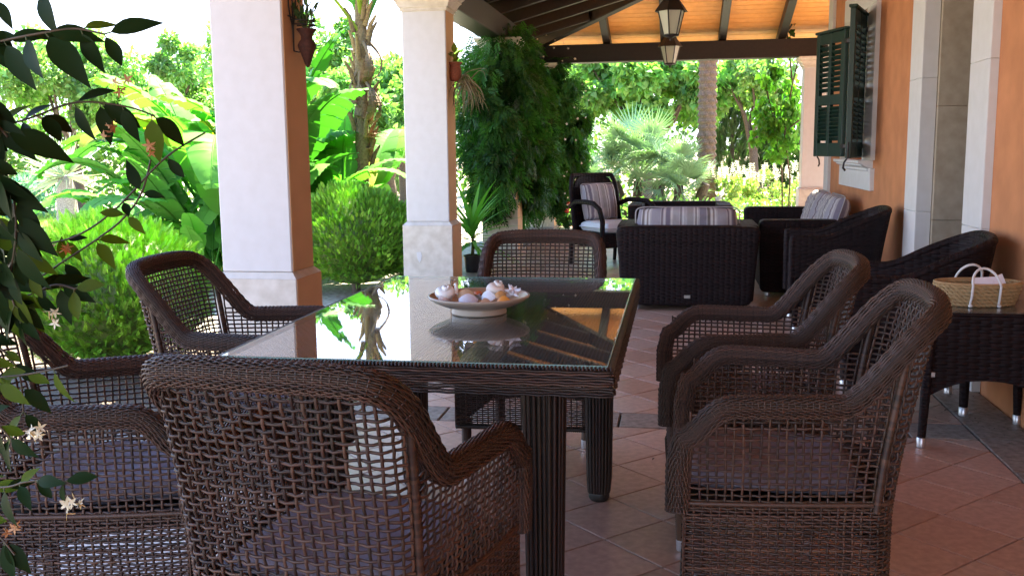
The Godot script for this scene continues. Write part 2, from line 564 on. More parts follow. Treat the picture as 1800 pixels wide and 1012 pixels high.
func columns() -> void:
	var proto: Node3D = null
	var at := [[V(-2.09, 0, -4.725), "nearest white stone column, a pointed clay pot hanging on its side"], [V(-2.09, 0, -8.17), "white column with a chipped plinth and a small orange clay pot"], [V(-2.09, 0, -11.62), "column half hidden by hanging vines behind the potted yucca"],
		[V(-2.09, 0, -15.13), "corner column buried in flowering vine beside the looped armchair"], [V(2.02, 0, -15.13), "pinkish stone column beyond the shutters at the house corner"], [V(-2.09, 0, -1.28), "stone column at the near end of the veranda, outside the picture"]]
	for k in at.size():
		if k == 5: continue
		if proto:
			copy(proto, "stone_column", at[k][1], at[k][0])
			continue
		proto = thing("stone_column", at[k][1], "column", at[k][0], 0.0, "columns along the veranda edge")
		var w := 0.375
		var d := 0.29
		var pl := MB.new()
		pl.box(V(0, 0.285, 0), V(w + 0.06, 0.57, d + 0.06), W, 0.003)
		taper(pl, Vector2(w + 0.06, d + 0.06), 0.57, Vector2(w, d), 0.60, W)
		part("plinth", pl.mesh(), M.limestone, proto)
		var sh := MB.new()
		sh.box(V(0, 1.475, 0), V(w, 1.75, d), Color(1.0, 0.99, 0.98), 0.006)
		var shaft := part("shaft", sh.mesh(), M.paint, proto)
		# darker orange-brown layer on the side that looks into the veranda
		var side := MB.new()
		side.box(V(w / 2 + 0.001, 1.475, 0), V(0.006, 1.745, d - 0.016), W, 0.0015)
		part("ochre_side", side.mesh(), M.side_ochre, proto)
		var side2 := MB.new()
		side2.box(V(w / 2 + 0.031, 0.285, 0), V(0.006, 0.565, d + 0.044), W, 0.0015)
		part("ochre_side", side2.mesh(), M.side_ochre, proto)
		var cp := MB.new()
		var prof := [[0.0, 2.345], [0.012, 2.352], [0.012, 2.372], [0.026, 2.378], [0.032, 2.40], [0.05, 2.43], [0.062, 2.437], [0.062, 2.452], [0.085, 2.475], [0.09, 2.5]]
		for i in prof.size() - 1:
			taper(cp, Vector2(w + 2 * prof[i][0], d + 2 * prof[i][0]), prof[i][1], Vector2(w + 2 * prof[i + 1][0], d + 2 * prof[i + 1][0]), prof[i + 1][1], W)
		cp.face([V(-w / 2 - 0.09, 2.5, -d / 2 - 0.09), V(w / 2 + 0.09, 2.5, -d / 2 - 0.09), V(w / 2 + 0.09, 2.5, d / 2 + 0.09), V(-w / 2 - 0.09, 2.5, d / 2 + 0.09)], Vector3.UP, W)
		part("capital", cp.mesh(), M.limestone, proto)
	# the chip on the second plinth
	var c2: Node3D = get_node("stone_column_001")
	var ch := MB.new()
	ch.prism([V(-0.10, 0.34, 0.1755), V(-0.062, 0.345, 0.1755), V(-0.052, 0.31, 0.1755), V(-0.06, 0.275, 0.1755), V(-0.075, 0.25, 0.1755), V(-0.092, 0.28, 0.1755)], V(0, 0, 0.002), Color(1, 1, 1))
	part("plaster_patch", ch.mesh(), M.paint, c2)

func taper(m: MB, a: Vector2, ya: float, b: Vector2, yb: float, col: Color) -> void:
	for k in 4:
		var s: Array = [[-1, 1, 1, 1], [1, 1, 1, -1], [1, -1, -1, -1], [-1, -1, -1, 1]][k]
		var p := [V(s[0] * a.x / 2, ya, s[1] * a.y / 2), V(s[2] * a.x / 2, ya, s[3] * a.y / 2), V(s[2] * b.x / 2, yb, s[3] * b.y / 2), V(s[0] * b.x / 2, yb, s[1] * b.y / 2)]
		m.face(p, V(s[0] + s[2], 0.0, s[1] + s[3]), col)

func roof() -> void:
	var t := thing("veranda_roof", "dark timber veranda roof with orange boards over the far end", "roof")
	var m := MB.new()
	m.box(V(EX, 2.635, -6.0), V(0.25, 0.27, 18.5), W, 0.008)
	part("eave_beam", m.mesh(), M.wood, t)
	m = MB.new()
	m.box(V(2.1, 2.637, EZ), V(8.26, 0.268, 0.25), W, 0.008)
	part("end_beam", m.mesh(), M.wood, t)
	# hip rafter from the corner, at 45 degrees in plan
	m = MB.new()
	m.bar(V(EX - 0.35, BOARD_Y - 0.10 - 0.35 * TP, EZ - 0.35), V(EX + 4.6, BOARD_Y - 0.10 + 4.6 * TP, EZ + 4.6), 0.12, 0.19, W, 0.006)
	part("hip_rafter", m.mesh(), M.wood, t)
	# rafters of the garden side
	var z := 3.07
	while z > EZ + 0.5:
		var x1 := minf(1.47, EX + (z - EZ) - 0.1)
		m = MB.new()
		m.bar(V(EX - 0.42, left_y(EX - 0.42) - 0.08, z), V(x1, left_y(x1) - 0.08, z), 0.10, 0.155, W, 0.005)
		part("rafter", m.mesh(), M.wood, t)
		z -= 0.86
	# jack rafters of the far end
	var x := -1.07
	while x < 5.5:
		var z1 := minf(-10.3, EZ + (x - EX) - 0.1)
		m = MB.new()
		m.bar(V(x, end_y(EZ - 0.42) - 0.08, EZ - 0.42), V(x, end_y(z1) - 0.08, z1), 0.11, 0.155, W, 0.005)
		part("rafter", m.mesh(), M.wood, t)
		x += 0.86
	m = MB.new()
	m.bar(V(EX + 2.1, end_y(EZ + 2.0) - 0.19, EZ + 2.0), V(5.8, end_y(EZ + 2.0) - 0.19, EZ + 2.0), 0.07, 0.08, W, 0.004)
	part("purlin", m.mesh(), M.wood, t)
	# boards: garden side lengthwise, far end crosswise, each its own plank
	var u := -0.46
	var k := 0
	while u < 3.6:
		var xa := EX + u
		var xb := minf(EX + u + 0.236, 1.475)
		m = MB.new()
		m.prism([V(xa, left_y(xa), 3.35), V(xb, left_y(xb), 3.35), V(xb, left_y(xb), EZ + (xb - EX)), V(xa, left_y(xa), EZ + (xa - EX))], V(-0.006, 0.022, 0), Color.WHITE * rr(0.86, 1.0))
		part("plank", m.mesh(), M.boards, t)
		u += 0.24
	u = -0.46
	while u < 4.9:
		var za := EZ + u
		var zb := EZ + u + 0.140
		m = MB.new()
		m.prism([V(EX + u, end_y(za), za), V(6.2, end_y(za), za), V(6.2, end_y(zb), zb), V(EX + u + 0.140, end_y(zb), zb)], V(0, 0.022, -0.006), Color.WHITE * rr(0.8, 1.0))
		part("plank", m.mesh(), M.boards, t)
		u += 0.15
	# covering above the boards
	m = MB.new()
	var e := 0.035
	m.prism([V(EX - 0.50, left_y(EX - 0.50) + e, 3.4), V(1.6, left_y(1.6) + e, 3.4), V(1.6, left_y(1.6) + e, EZ + (1.6 - EX)), V(EX - 0.50, left_y(EX - 0.50) + e, EZ - 0.50)], V(0, 0.07, 0), Color(0.8, 0.6, 0.5))
	m.prism([V(EX - 0.50, left_y(EX - 0.50) + e + 0.002, EZ - 0.50), V(6.3, left_y(EX - 0.50) + e + 0.002, EZ - 0.50), V(6.3, end_y(-10.1) + e, -10.1), V(EX + 5.03, end_y(-10.1) + e, -10.1)], V(0, 0.07, 0), Color(0.8, 0.6, 0.5))
	part("roof_covering", m.mesh(), M.terracotta, t)

func house() -> void:
	var t := thing("house", "terracotta house front with white stone frames along the veranda", "house")
	var X := 1.48
	var m := MB.new()
	# plaster in pieces round the door and the window, 0.4 m thick, butted end to end
	for b in [[3.4, -4.93, -0.16, 4.2], [-4.93, -6.53, 2.45, 4.2], [-6.53, -8.10, -0.16, 4.2], [-8.10, -8.80, -0.16, 1.07], [-8.10, -8.80, 2.2, 4.2], [-8.80, -10.1, -0.16, 4.3]]:
		var h: float = b[3] - b[2]
		m.box(V(X + 0.2, (b[2] + b[3]) / 2, (b[0] + b[1]) / 2), V(0.4, h, absf(b[0] - b[1])), W, 0.0)
	m.box(V(4.1, 2.07, -9.9), V(4.44, 4.46, 0.4), W, 0.0)
	m.box(V(4.1, 2.07, 3.2), V(4.44, 4.46, 0.4), W, 0.0)
	m.box(V(4.1, 4.28, -3.35), V(5.2, 0.12, 13.5), W, 0.0)
	part("plaster_wall", m.mesh(), M.plaster, t)
	# door surround: stone blocks one above another on each side, deep stone reveal between
	for s in [[-4.93, -5.245], [-6.53, -6.225]]:
		var y := 0.0
		while y < 2.4:
			m = MB.new()
			m.box(V(X + 0.005, y + 0.3995, (s[0] + s[1]) / 2), V(0.09, 0.799, absf(s[0] - s[1])), Color.WHITE * rr(0.96, 1.0), 0.003)
			part("door_frame_stone", m.mesh(), M.paint, t)
			y += 0.8
	m = MB.new()
	m.box(V(X + 0.005, 2.62, -5.73), V(0.09, 0.43, 1.6), W, 0.003)
	part("door_lintel", m.mesh(), M.paint, t)
	for s in [-6.222, -5.248]:
		var y := 0.0
		for h in [0.75, 0.68, 0.97]:
			m = MB.new()
			m.box(V(X + 0.24, y + h / 2, s), V(0.375, h - 0.002, 0.05), Color(0.66, 0.62, 0.55) * rr(0.94, 1.0), 0.002)
			part("reveal_stone", m.mesh(), M.limestone, t)
			y += h
	m = MB.new()
	m.box(V(X + 0.42, 1.2, -5.735), V(0.05, 2.4, 0.93), Color(0.5, 0.5, 0.5), 0.003)
	for q in [0.45, 1.5]:
		for dz in [-0.22, 0.22]:
			m.box(V(X + 0.392, q + 0.3, -5.735 + dz), V(0.012, 0.75, 0.32), Color(0.6, 0.6, 0.6), 0.005)
	part("door", m.mesh(), M.wood, t)
	# corner quoin stones
	var yq := 0.0
	while yq < 4.0:
		m = MB.new()
		m.box(V(X - 0.004, yq + 0.2995, -9.985), V(0.05, 0.598, 0.26), Color.WHITE * rr(0.95, 1.0), 0.003)
		part("corner_stone", m.mesh(), M.paint, t)
		yq += 0.6
	# window: flat surround, moulded sill, glazing
	m = MB.new()
	m.box(V(X - 0.008, 1.675, -7.91), V(0.05, 1.17, 0.36), W, 0.003)
	m.box(V(X - 0.008, 1.675, -8.98), V(0.05, 1.17, 0.34), W, 0.003)
	m.box(V(X - 0.008, 2.36, -8.44), V(0.05, 0.2, 1.42), W, 0.003)
	m.box(V(X - 0.008, 0.945, -8.44), V(0.05, 0.17, 1.42), W, 0.003)
	part("window_surround", m.mesh(), M.paint, t)
	m = MB.new()
	var pr := [[0.03, 1.0], [0.045, 1.015], [0.045, 1.03], [0.07, 1.045], [0.085, 1.05], [0.085, 1.062], [0.11, 1.07], [0.11, 1.09]]
	for i in pr.size() - 1:
		m.face([V(X - pr[i][0], pr[i][1], -7.80), V(X - pr[i + 1][0], pr[i + 1][1], -7.80), V(X - pr[i + 1][0], pr[i + 1][1], -9.0), V(X - pr[i][0], pr[i][1], -9.0)], V(-1, -0.3, 0), W)
	var endp := []
	for q in pr: endp.append(V(X - q[0], q[1], 0))
	endp.append(V(X + 0.02, 1.09, 0)); endp.append(V(X + 0.02, 1.0, 0))
	for zz in [-7.80, -9.0]:
		for i in range(1, endp.size() - 1):
			m.face([endp[endp.size() - 1] + V(0, 0, zz), endp[i - 1] + V(0, 0, zz), endp[i] + V(0, 0, zz)], V(0, 0, 1 if zz > -8 else -1), W)
	m.face([V(X - 0.11, 1.09, -7.8), V(X + 0.02, 1.09, -7.8), V(X + 0.02, 1.09, -9.0), V(X - 0.11, 1.09, -9.0)], Vector3.UP, W)
	part("window_sill", m.mesh(), M.paint, t)
	var wf := MB.new()
	for zz in [-8.13, -8.45, -8.77]: wf.box(V(X + 0.15, 1.64, zz), V(0.05, 1.1, 0.05), W, 0.003)
	for yy in [1.1, 1.64, 2.17]: wf.box(V(X + 0.15, yy, -8.45), V(0.045, 0.05, 0.62), W, 0.003)
	var win := part("window", wf.mesh(), M.shutter_green, t)
	var gl := MB.new()
	gl.face([V(X + 0.155, 1.1, -8.12), V(X + 0.155, 2.18, -8.12), V(X + 0.155, 2.18, -8.78), V(X + 0.155, 1.1, -8.78)], V(-1, 0, 0), W)
	part("pane", gl.mesh(), M.glass, win)
	# the two shutters, folded back from the window at an angle
	var hz := 0
	for sd in [[V(1.425, 1.11, -8.85), V(1.255, 1.11, -9.31), 1.0], [V(1.425, 1.11, -8.05), V(1.245, 1.11, -7.50), -1.0]]:
		var a: Vector3 = sd[0]
		var b: Vector3 = sd[1]
		var along := (b - a).normalized()
		var nrm := Vector3.UP.cross(along).normalized()
		var bas := Basis(along, Vector3.UP, along.cross(Vector3.UP))
		var wdt := a.distance_to(b)
		var ht := 1.08
		var fr := MB.new()
		for xx in [0.03, wdt / 2, wdt - 0.03]: fr.box(V(xx, ht / 2, 0), V(0.06 if xx != wdt / 2 else 0.045, ht, 0.04), W, 0.004)
		for yy in [0.06, ht * 0.46, ht - 0.05]: fr.box(V(wdt / 2, yy, 0.0015), V(wdt - 0.01, 0.12 if yy < 0.1 else 0.09, 0.036), W, 0.004)
		fr.box(V(wdt / 2, ht + 0.012, 0), V(wdt + 0.03, 0.022, 0.06), W, 0.004)
		var sh := part("shutter", fr.mesh(), M.shutter_green, t, Transform3D(bas, a))
		var sm := MB.new()
		sm.box(Vector3.ZERO, V(wdt / 2 - 0.068, 0.007, 0.046), W, 0.002, Basis(Vector3.RIGHT, 0.75 if sd[2] > 0 else -0.75))
		var slat := sm.mesh()
		var ns := 0
		for col in [0.06 + (wdt / 2 - 0.0825) / 2, wdt / 2 + 0.0225 + (wdt / 2 - 0.0825) / 2]:
			for span in [[0.14, ht * 0.46 - 0.06], [ht * 0.46 + 0.065, ht - 0.11]]:
				var n := 9
				for i in n:
					pieces("slat", ns, slat, M.shutter_green, sh, Transform3D(Basis(), V(col, lerpf(span[0], span[1], (i + 0.5) / n), 0)))
					ns += 1
		var hw := MB.new()
		for yy in [0.09, ht - 0.1]:
			var hg := MB.new()
			hg.box(V(-0.012, yy, 0.0), V(0.06, 0.035, 0.05), W, 0.003)
			part("hinge", hg.mesh(), M.iron, sh)
		hw.tube(PackedVector3Array([V(wdt - 0.02, -0.002, 0.01), V(wdt - 0.02, -0.03, 0.03), V(wdt - 0.02, -0.07, 0.035), V(wdt - 0.03, -0.09, 0.02)]), PackedFloat32Array([0.007, 0.007, 0.008, 0.008]), 6, W)
		part("hook", hw.mesh(), M.iron, sh)
		hw = MB.new()
		hw.tube(PackedVector3Array([V(wdt + 0.01, 0.12, 0.0), V(wdt + 0.02, 0.04, 0.0), V(wdt + 0.005, 0.0, 0.0)]), PackedFloat32Array([0.006, 0.006, 0.006]), 6, W)
		part("latch", hw.mesh(), M.iron, sh)

func lantern() -> void:
	var proto: Node3D = null
	for q in [[V(-0.06, 2.085, -8.4), "nearer of the two glass lanterns, hanging in front of the dark beam"], [V(-0.09, 2.11, -11.5), "farther glass lantern hanging lower in view, below the end beam"]]:
		var at: Vector3 = q[0]
		if proto:
			var r := copy(proto, "hanging_lantern", q[1], at)
			var ch: MeshInstance3D = r.get_node("chain")
			ch.mesh = chain(0.40, left_y(at.x) - 0.16 - at.y)
			continue
		proto = thing("hanging_lantern", q[1], "lantern", at, 0.3, "lanterns hung under the roof")
		var fr := MB.new()
		var cap := MB.new()
		var nside := 6
		var r0 := 0.062
		var r1 := 0.112
		var y0 := 0.045
		var y1 := 0.245
		for k in nside:
			var a := TAU * k / nside
			var b := TAU * (k + 1) / nside
			var d0 := V(cos(a), 0, sin(a))
			var d1 := V(cos(b), 0, sin(b))
			fr.tube(PackedVector3Array([d0 * r0 + V(0, y0, 0), d0 * r1 + V(0, y1, 0)]), PackedFloat32Array([0.006, 0.006]), 5, W)
			var pane := MB.new()
			pane.face([d0 * (r0 - 0.002) + V(0, y0, 0), d1 * (r0 - 0.002) + V(0, y0, 0), d1 * (r1 - 0.002) + V(0, y1, 0), d0 * (r1 - 0.002) + V(0, y1, 0)], d0 + d1, W)
			pieces("pane", k, pane.mesh(), M.lantern_glass, proto)
			fr.face([d0 * r1 + V(0, y1, 0), d1 * r1 + V(0, y1, 0), d1 * (r1 + 0.03) + V(0, y1 - 0.008, 0), d0 * (r1 + 0.03) + V(0, y1 - 0.008, 0)], Vector3.UP, W)
			var prof := [[r1 + 0.03, y1 - 0.008], [r1 + 0.012, y1 + 0.02], [r1 - 0.03, y1 + 0.075], [r1 - 0.055, y1 + 0.115], [0.03, y1 + 0.125], [0.022, y1 + 0.15], [0.0, y1 + 0.16]]
			for i in prof.size() - 1:
				cap.face([d0 * prof[i][0] + V(0, prof[i][1], 0), d1 * prof[i][0] + V(0, prof[i][1], 0), d1 * prof[i + 1][0] + V(0, prof[i + 1][1], 0), d0 * prof[i + 1][0] + V(0, prof[i + 1][1], 0)].slice(0, 3 if i == prof.size() - 2 else 4), d0 + d1 + Vector3.UP, W)
		fr.lathe([Vector2(0.0, 0.0), Vector2(0.012, 0.004), Vector2(0.014, 0.014), Vector2(0.008, 0.022), Vector2(0.03, 0.032), Vector2(0.066, 0.04), Vector2(0.068, 0.05), Vector2(0.06, 0.055)], 12, W)
		part("frame", fr.mesh(), M.iron, proto)
		part("cap", cap.mesh(), M.iron, proto)
		part("chain", chain(0.40, left_y(at.x) - 0.16 - at.y), M.iron, proto)
func chain(a: float, b: float) -> Mesh:
	var m := MB.new()
	var y := a
	var k := 0
	while y < b:
		var ps := PackedVector3Array()
		var r := PackedFloat32Array()
		for i in 9:
			var t := TAU * i / 8
			ps.append((V(cos(t) * 0.010, y + 0.018 + sin(t) * 0.021, 0)) if k % 2 == 0 else V(0, y + 0.018 + sin(t) * 0.021, cos(t) * 0.010))
			r.append(0.0028)
		m.tube(ps, r, 4, W, false)
		y += 0.034
		k += 1
	return m.mesh()

# ---- dining armchair of woven cane. Local: front +z, origin on the floor.
class Shell:
	var pts: Array = []      # plan at seat height, from the right front round the back to the left front
	var nrm: Array = []
	var s: Array = []        # arc length
	var total := 0.0
	var lean := 0.09
	var arm := 0.642
	var top := 0.850
	var rise_from := -0.215
	var rise_to := -0.075
	func sm(a: float, b: float, x: float) -> float:
		var t := clampf((x - a) / (b - a), 0.0, 1.0)
		return t * t * (3.0 - 2.0 * t)
	func setup(front: float, half_front: float, half_back: float, back: float, r: float) -> void:
		var raw := []
		var n := 14
		for i in n + 1: raw.append(Vector2(lerpf(half_front, half_back, pow(float(i) / n, 1.4)), lerpf(front, back + r, float(i) / n)))
		for i in range(1, 9):
			var a := PI / 2 * i / 8
			raw.append(Vector2(half_back - r + r * cos(a), back + r - r * sin(a)))
		var right := raw.duplicate()
		for i in range(1, 8): raw.append(Vector2(lerpf(half_back - r, -(half_back - r), i / 8.0), back - 0.012 * sin(PI * i / 8.0)))
		for i in range(right.size() - 1, -1, -1): raw.append(Vector2(-right[i].x, right[i].y))
		# resample evenly
		var L := [0.0]
		for i in range(1, raw.size()): L.append(L[-1] + raw[i].distance_to(raw[i - 1]))
		total = L[-1]
		var N := 260
		var k := 0
		for i in N + 1:
			var q := total * i / N
			while k < raw.size() - 2 and L[k + 1] < q: k += 1
			pts.append(raw[k].lerp(raw[k + 1], clampf((q - L[k]) / maxf(L[k + 1] - L[k], 1e-6), 0, 1)))
			s.append(q)
		for i in N + 1:
			var d: Vector2 = (pts[mini(i + 2, N)] - pts[maxi(i - 2, 0)]).normalized()
			nrm.append(Vector2(-d.y, d.x) * -1.0)
	func base(u: float) -> Array:
		var f := clampf(u / total, 0, 1) * (pts.size() - 1)
		var i := mini(int(f), pts.size() - 2)
		return [pts[i].lerp(pts[i + 1], f - i), nrm[i].lerp(nrm[i + 1], f - i).normalized()]
	func at(u: float, y: float) -> Vector3:
		var b: Vector2 = base(u)[0]
		var t := (y - 0.38) / 0.48
		var wb := 1.0 - sm(-0.23, -0.02, b.y)
		var tt := maxf(t, 0.0)
		var z := b.y - wb * lean * pow(tt, 1.35)
		var x := b.x * (1.0 + 0.05 * t)
		return Vector3(x, y, z)
	func normal(u: float, y: float) -> Vector3:
		var e := 0.004
		var du := at(u + e, y) - at(u - e, y)
		var dy := at(u, y + e) - at(u, y - e)
		return dy.cross(du).normalized()
	func rim(u: float) -> float:
		var b: Vector2 = base(u)[0]
		var w := 1.0 - sm(rise_from, rise_to, b.y)
		var h := lerpf(arm, top, w)
		h -= 0.018 * pow(minf(1.0, absf(b.x) / 0.25), 4.0) * w
		return h

func cane(k := 1.0) -> Color:
	var t := rng.randf()
	var c := Color(0.122, 0.060, 0.034).lerp(Color(0.046, 0.025, 0.017), t)
	return c * (k * rr(0.36, 0.95))

func ribbed(m: MB, p: PackedVector3Array, r: float, pitch: float, amp: float, sides: int) -> void:
	# a post wound round with cane: short rings one after another
	var L := 0.0
	for i in p.size() - 1: L += p[i].distance_to(p[i + 1])
	var n := maxi(int(L / pitch), 2)
	var q := PackedVector3Array()
	var rad := PackedFloat32Array()
	var seg := 0
	var done := 0.0
	for i in n * 2 + 1:
		var d := L * i / (n * 2)
		while seg < p.size() - 2 and done + p[seg].distance_to(p[seg + 1]) < d:
			done += p[seg].distance_to(p[seg + 1])
			seg += 1
		q.append(p[seg].lerp(p[seg + 1], (d - done) / p[seg].distance_to(p[seg + 1])))
		rad.append(r + (amp if i % 2 else -amp))
	m.tube(q, rad, sides, cane(0.9))

func wound(m: MB, p: PackedVector3Array, r: float, pitch: float) -> void:
	# the same, each turn of cane its own bead and tone
	for i in p.size() - 1:
		var L := p[i].distance_to(p[i + 1])
		var n := maxi(int(L / pitch), 1)
		for k in n:
			var a := p[i].lerp(p[i + 1], float(k) / n)
			var b := p[i].lerp(p[i + 1], float(k + 1) / n)
			m.tube(PackedVector3Array([a, (a + b) * 0.5, b]), PackedFloat32Array([r - 0.002, r, r - 0.002]), 8, cane(), false)

func rim_mesh(sh: Shell, y_low: float, rx: float, ry: float) -> Mesh:
	# centre line: up the right front, along the arm, over the back and down again
	var line := []
	var du := 0.0128
	var n := int(sh.total / du)
	for i in n + 1:
		var u := sh.total * i / n
		var p := sh.at(u, sh.rim(u))
		line.append(p)
	var fz: float = sh.pts[0].y
	var mid := []
	for p in line:
		var fade: float = sh.sm(fz - 0.13, fz + 0.002, p.z)
		p.y -= 0.075 * fade * fade
		mid.append(p)
	var ends := []
	for sgn in [1, -1]:
		var e := []
		var y: float = mid[0].y - 0.0128
		while y > y_low:
			var q := sh.at(0.0 if sgn > 0 else sh.total, y)
			q.z = fz + 0.004 + 0.010 * sh.sm(0.55, 0.5, y)
			e.append(q)
			y -= 0.0128
		ends.append(e)
	var path := []
	for i in range(ends[0].size() - 1, -1, -1): path.append(ends[0][i])
	path.append_array(mid)
	path.append_array(ends[1])
	# outward direction along the path
	var N := path.size()
	var T := []
	var O := []
	for i in N:
		var t: Vector3 = (path[mini(i + 1, N - 1)] - path[maxi(i - 1, 0)]).normalized()
		T.append(t)
		var o: Vector3 = path[i] - V(0, path[i].y, 0.02)
		o.y = 0
		if path[i].z > fz - 0.12: o = V(signf(path[i].x), 0, 0)
		else: o = V(path[i].x * 1.2, 0, path[i].z - 0.05)
		o = (o - t * o.dot(t)).normalized()
		O.append(o)
	for k in 3:
		for i in range(1, N - 1):
			var o: Vector3 = O[i - 1] + O[i] + O[i + 1]
			O[i] = (o - T[i] * o.dot(T[i])).normalized()
	var m := MB.new()
	var K := 42
	# core so that nothing shows through
	var core := PackedVector3Array()
	for p in path: core.append(p)
	var sub := 2
	for k in K:
		var a0 := TAU * k / K
		var ps := PackedVector3Array()
		var ns := PackedVector3Array()
		var c := cane(1.05)
		var ph := rr(-0.25, 0.25)
		for i in N:
			for j in (sub if i < N - 1 else 1):
				var f := float(j) / sub
				var p: Vector3 = path[i].lerp(path[mini(i + 1, N - 1)], f)
				var t: Vector3 = T[i].lerp(T[mini(i + 1, N - 1)], f).normalized()
				var o: Vector3 = O[i].lerp(O[mini(i + 1, N - 1)], f)
				o = (o - t * o.dot(t)).normalized()
				var up := o.cross(t)
				if up.y < 0 and absf(t.y) < 0.7: up = -up
				var q := up * sin(a0) + o * cos(a0)
				var wav := cos((i + f) * PI + (k % 2) * PI + ph) * 0.0024
				# a squarish roll, flatter underneath
				var ca := cos(a0)
				var sa := sin(a0)
				var sq := pow(pow(absf(ca), 3.0) + pow(absf(sa), 3.0), -1.0 / 3.0)
				ps.append(p + o * (ca * sq * rx) + up * (sa * sq * ry) + q * wav)
				ns.append(q)
		m.strand(ps, ns, 0.00215, 0.0017, 4, c)
	# the stakes that the strands pass over show as short rounds
	for i in range(0, N):
		var ring := PackedVector3Array()
		var rn := PackedVector3Array()
		var t: Vector3 = T[i]
		var o: Vector3 = O[i]
		var up := o.cross(t)
		for s in 13:
			var a := TAU * s / 12
			var sq := pow(pow(absf(cos(a)), 3.0) + pow(absf(sin(a)), 3.0), -1.0 / 3.0)
			ring.append(path[i] + o * (cos(a) * sq * (rx - 0.001)) + up * (sin(a) * sq * (ry - 0.001)))
			rn.append(o * cos(a) + up * sin(a))
		m.strand(ring, rn, 0.0026, 0.0016, 4, cane(1.0))
	var rad := PackedFloat32Array()
	for p in path: rad.append(minf(rx, ry) - 0.006)
	m.tube(core, rad, 10, Color(0.035, 0.022, 0.015))
	return m.mesh()

func woven(sh: Shell, u0: float, u1: float, y0: float, dy: float, pitch: float, rod: float, amp: float, cap: float, ytop := -1.0, close := false) -> Mesh:
	var m := MB.new()
	var n := int(round((u1 - u0) / pitch))
	var us := []
	for i in n + 1: us.append(u0 + (u1 - u0) * i / n + rr(-0.0016, 0.0016))
	var top := []
	for i in n + 1: top.append((sh.rim(us[i]) - cap) if ytop < 0 else ytop)
	# uprights
	for i in n + 1:
		var rows := int((top[i] - y0) / dy)
		if rows < 2: continue
		var ps := PackedVector3Array()
		var ns := PackedVector3Array()
		var w := rr(-0.5, 0.5)
		for j in rows * 2 + 2:
			var y: float = minf(y0 + j * dy * 0.5, top[i] + 0.01)
			var nn := sh.normal(us[i], y)
			var und := 0.0 if j % 2 else (1.0 if (i + j / 2) % 2 else -1.0)
			ps.append(sh.at(us[i] + sin(j * 0.21 + w * 9.0) * 0.0012, y) + nn * (und * amp * 0.55))
			ns.append(nn)
		m.strand(ps, ns, rod * 1.05, rod * 0.85, 5, cane())
	# weavers
	var rows := int((0.92 - y0) / dy)
	for j in rows:
		var y := y0 + j * dy
		var run := PackedVector3Array()
		var rn := PackedVector3Array()
		var col := cane()
		var yj := rr(-0.0012, 0.0012)
		for i in n + 1:
			var ok: bool = y < top[i]
			if ok:
				var nn := sh.normal(us[i], y)
				var und := -1.0 if (i + j) % 2 else 1.0
				var p := sh.at(us[i], y + yj + sin(i * 0.37 + j * 1.7) * 0.0011)
				if run.size() > 0:
					var q := sh.at((us[i] + us[i - 1]) * 0.5, y + yj)
					var nq := sh.normal((us[i] + us[i - 1]) * 0.5, y)
					run.append(q - nq * (und * amp * 0.12)); rn.append(nq)
				run.append(p + nn * (und * amp)); rn.append(nn)
			if (not ok or i == n) and run.size() > 3:
				m.strand(run, rn, rod * 1.05, rod * 0.8, 5, col)
				run = PackedVector3Array(); rn = PackedVector3Array()
			elif not ok:
				run = PackedVector3Array(); rn = PackedVector3Array()
	return m.mesh()

